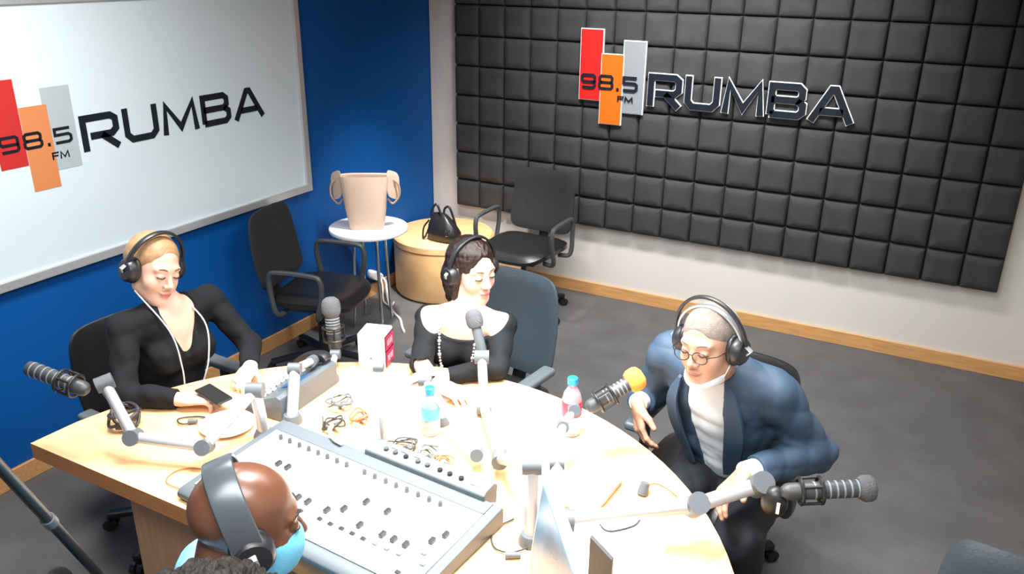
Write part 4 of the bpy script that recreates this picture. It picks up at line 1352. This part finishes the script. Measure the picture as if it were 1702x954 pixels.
# mask pulled under the chin
cm = MB(mm['Th'])
cm.slab(lambda u, v: (.066 * math.sin(u * 1.35), .010 + .082 * math.cos(u * 1.35) - .012 * v * v, -.108 + .012 * v + .022 * abs(u) ** 1.5), 16, 6, .005, 8)
fm = cm.build('face_mask', M['mask_w'], mm['body'])
for s in (-1, 1):
    MB(mm['Th']).tube(smooth_path([(s * .064, .03, -.088), (s * .076, .012, -.05), (s * .082, -.01, -.01)], 5), .0016, 6).build('mask_loop', M['mask_w'], fm)

# ---- bald man at the console, seen from behind
bm2 = person('person', 'bald man in a light blue shirt seen from behind at the mixing console', dict(
    head=(2.262, -4.085, 1.125), face=(52, 9, 0), g=1.08, fem=False, skin='skinD', build=1.1, browm='hair_bk',
    shL=(2.04, -4.02, .86), shR=(2.30, -4.30, .86), pel=(2.06, -4.29, .53), neck_off=(.03, .03, 0),
    elL=(2.01, -3.98, .62), wrL=(2.17, -3.92, .60), elR=(2.40, -4.18, .62), wrR=(2.46, -4.0, .62),
    handL=((.9, .3, -.2), (0, 0, 1), 1, (.3, .4, .3)), handR=((.3, .85, -.3), (0, 0, 1), -1, (.3, .4, .3)),
    knL=(2.20, -3.96, .52), knR=(2.38, -4.08, .52), anL=(2.22, -3.95, .10), anR=(2.40, -4.07, .10)))
garment(bm2, 'shirt', 'tshirt', bm2['torso'] + bm2['arms'], .012, cuts=[(ELL(bm2['neck'] + bm2['up'] * .04, (.062, .062, .045), bm2['T']), .006), cuffcut(bm2['V']('elL'), bm2['V']('wrL'), .9), cuffcut(bm2['V']('elR'), bm2['V']('wrR'), .9)], fold=(.005, .08, 6), res=.006)
garment(bm2, 'trousers', 'dark_cloth', bm2['legs'] + bm2['torso'][:1], .012, res=.008)
headphones(bm2, 'grey headphones with a wide padded band over the bald head', 'phones_g', r=.006, wide=.058, cr=.040, pad=.086, tilt=.42)
cm = MB(bm2['Th'])
cm.slab(lambda u, v: (.072 * math.sin(u * 1.5), .012 + .097 * math.cos(u * 1.5) ** .8 - .014 * v * v if abs(u) < 1 else .012, -.052 + .045 * v * (1 - .45 * abs(u) ** 2)), 18, 10, .005, 6)
fm = cm.build('face_mask', M['mask'], bm2['body'])
for s in (-1, 1):
    for dz in (.02, -.03):
        MB(bm2['Th']).tube(smooth_path([(s * .072, .030, -.05 + dz), (s * .080, .0, -.03 + dz * .6), (s * .084, -.018, -.005 + dz * .3)], 5), .0018, 6).build('mask_loop', M['mask'], fm)

# ---- person with curly hair at the bottom edge
pc = person('person', 'person with dark curly hair at the bottom edge, only the head top in view', dict(
    head=(2.615, -4.475, 1.255), face=(55, 12, 0), g=1.02, fem=False, skin='skinS', build=1.0, browm='hair_bk',
    shL=(2.44, -4.42, 1.05), shR=(2.72, -4.64, 1.05), pel=(2.50, -4.62, .70), neck_off=(0, 0, 0),
    elL=(2.38, -4.36, .82), wrL=(2.42, -4.30, .60), elR=(2.82, -4.57, .82), wrR=(2.86, -4.46, .60),
    handL=((.3, .5, -.8), (-.6, .6, .3), 1, (.3, .4, .3)), handR=((.1, .5, -.9), (.6, .3, .3), -1, (.3, .4, .3)),
    knL=(2.50, -4.50, .42), knR=(2.66, -4.60, .42), anL=(2.42, -4.56, .09), anR=(2.58, -4.68, .09), res=.006))
hair_field(pc, [(E_(pc, (0, -.02, .045), (.098, .110, .098)), .01), (E_(pc, (0, -.06, -.02), (.085, .07, .07)), .03)] + [(E_(pc, (.085 * math.sin(k * 2.4) * math.sqrt((k + .5) / 40) * 1.1, -.02 + .1 * math.cos(k * 2.4) * math.sqrt((k + .5) / 40) * 1.1, .045 + .1 * math.sqrt(max(0, 1 - (k + .5) / 40))), (.022, .022, .018)), .006) for k in range(40)],
           [(E_(pc, (0, .125, -.02), (.068, .085, .09)), .01), (E_(pc, (0, .05, -.14), (.1, .12, .10)), .01)], 'hair', 'hair_bk', fold=(.006, .018, 8))
garment(pc, 'sweatshirt', 'dark_cloth', pc['torso'] + pc['arms'], .012, cuts=[(ELL(pc['neck'] + pc['up'] * .04, (.062, .062, .045), pc['T']), .006), cuffcut(pc['V']('elL'), pc['V']('wrL'), .9), cuffcut(pc['V']('elR'), pc['V']('wrR'), .9)], fold=(.004, .08, 6), res=.007)
garment(pc, 'trousers', 'suit_dk', pc['legs'] + pc['torso'][:1], .012, res=.009)
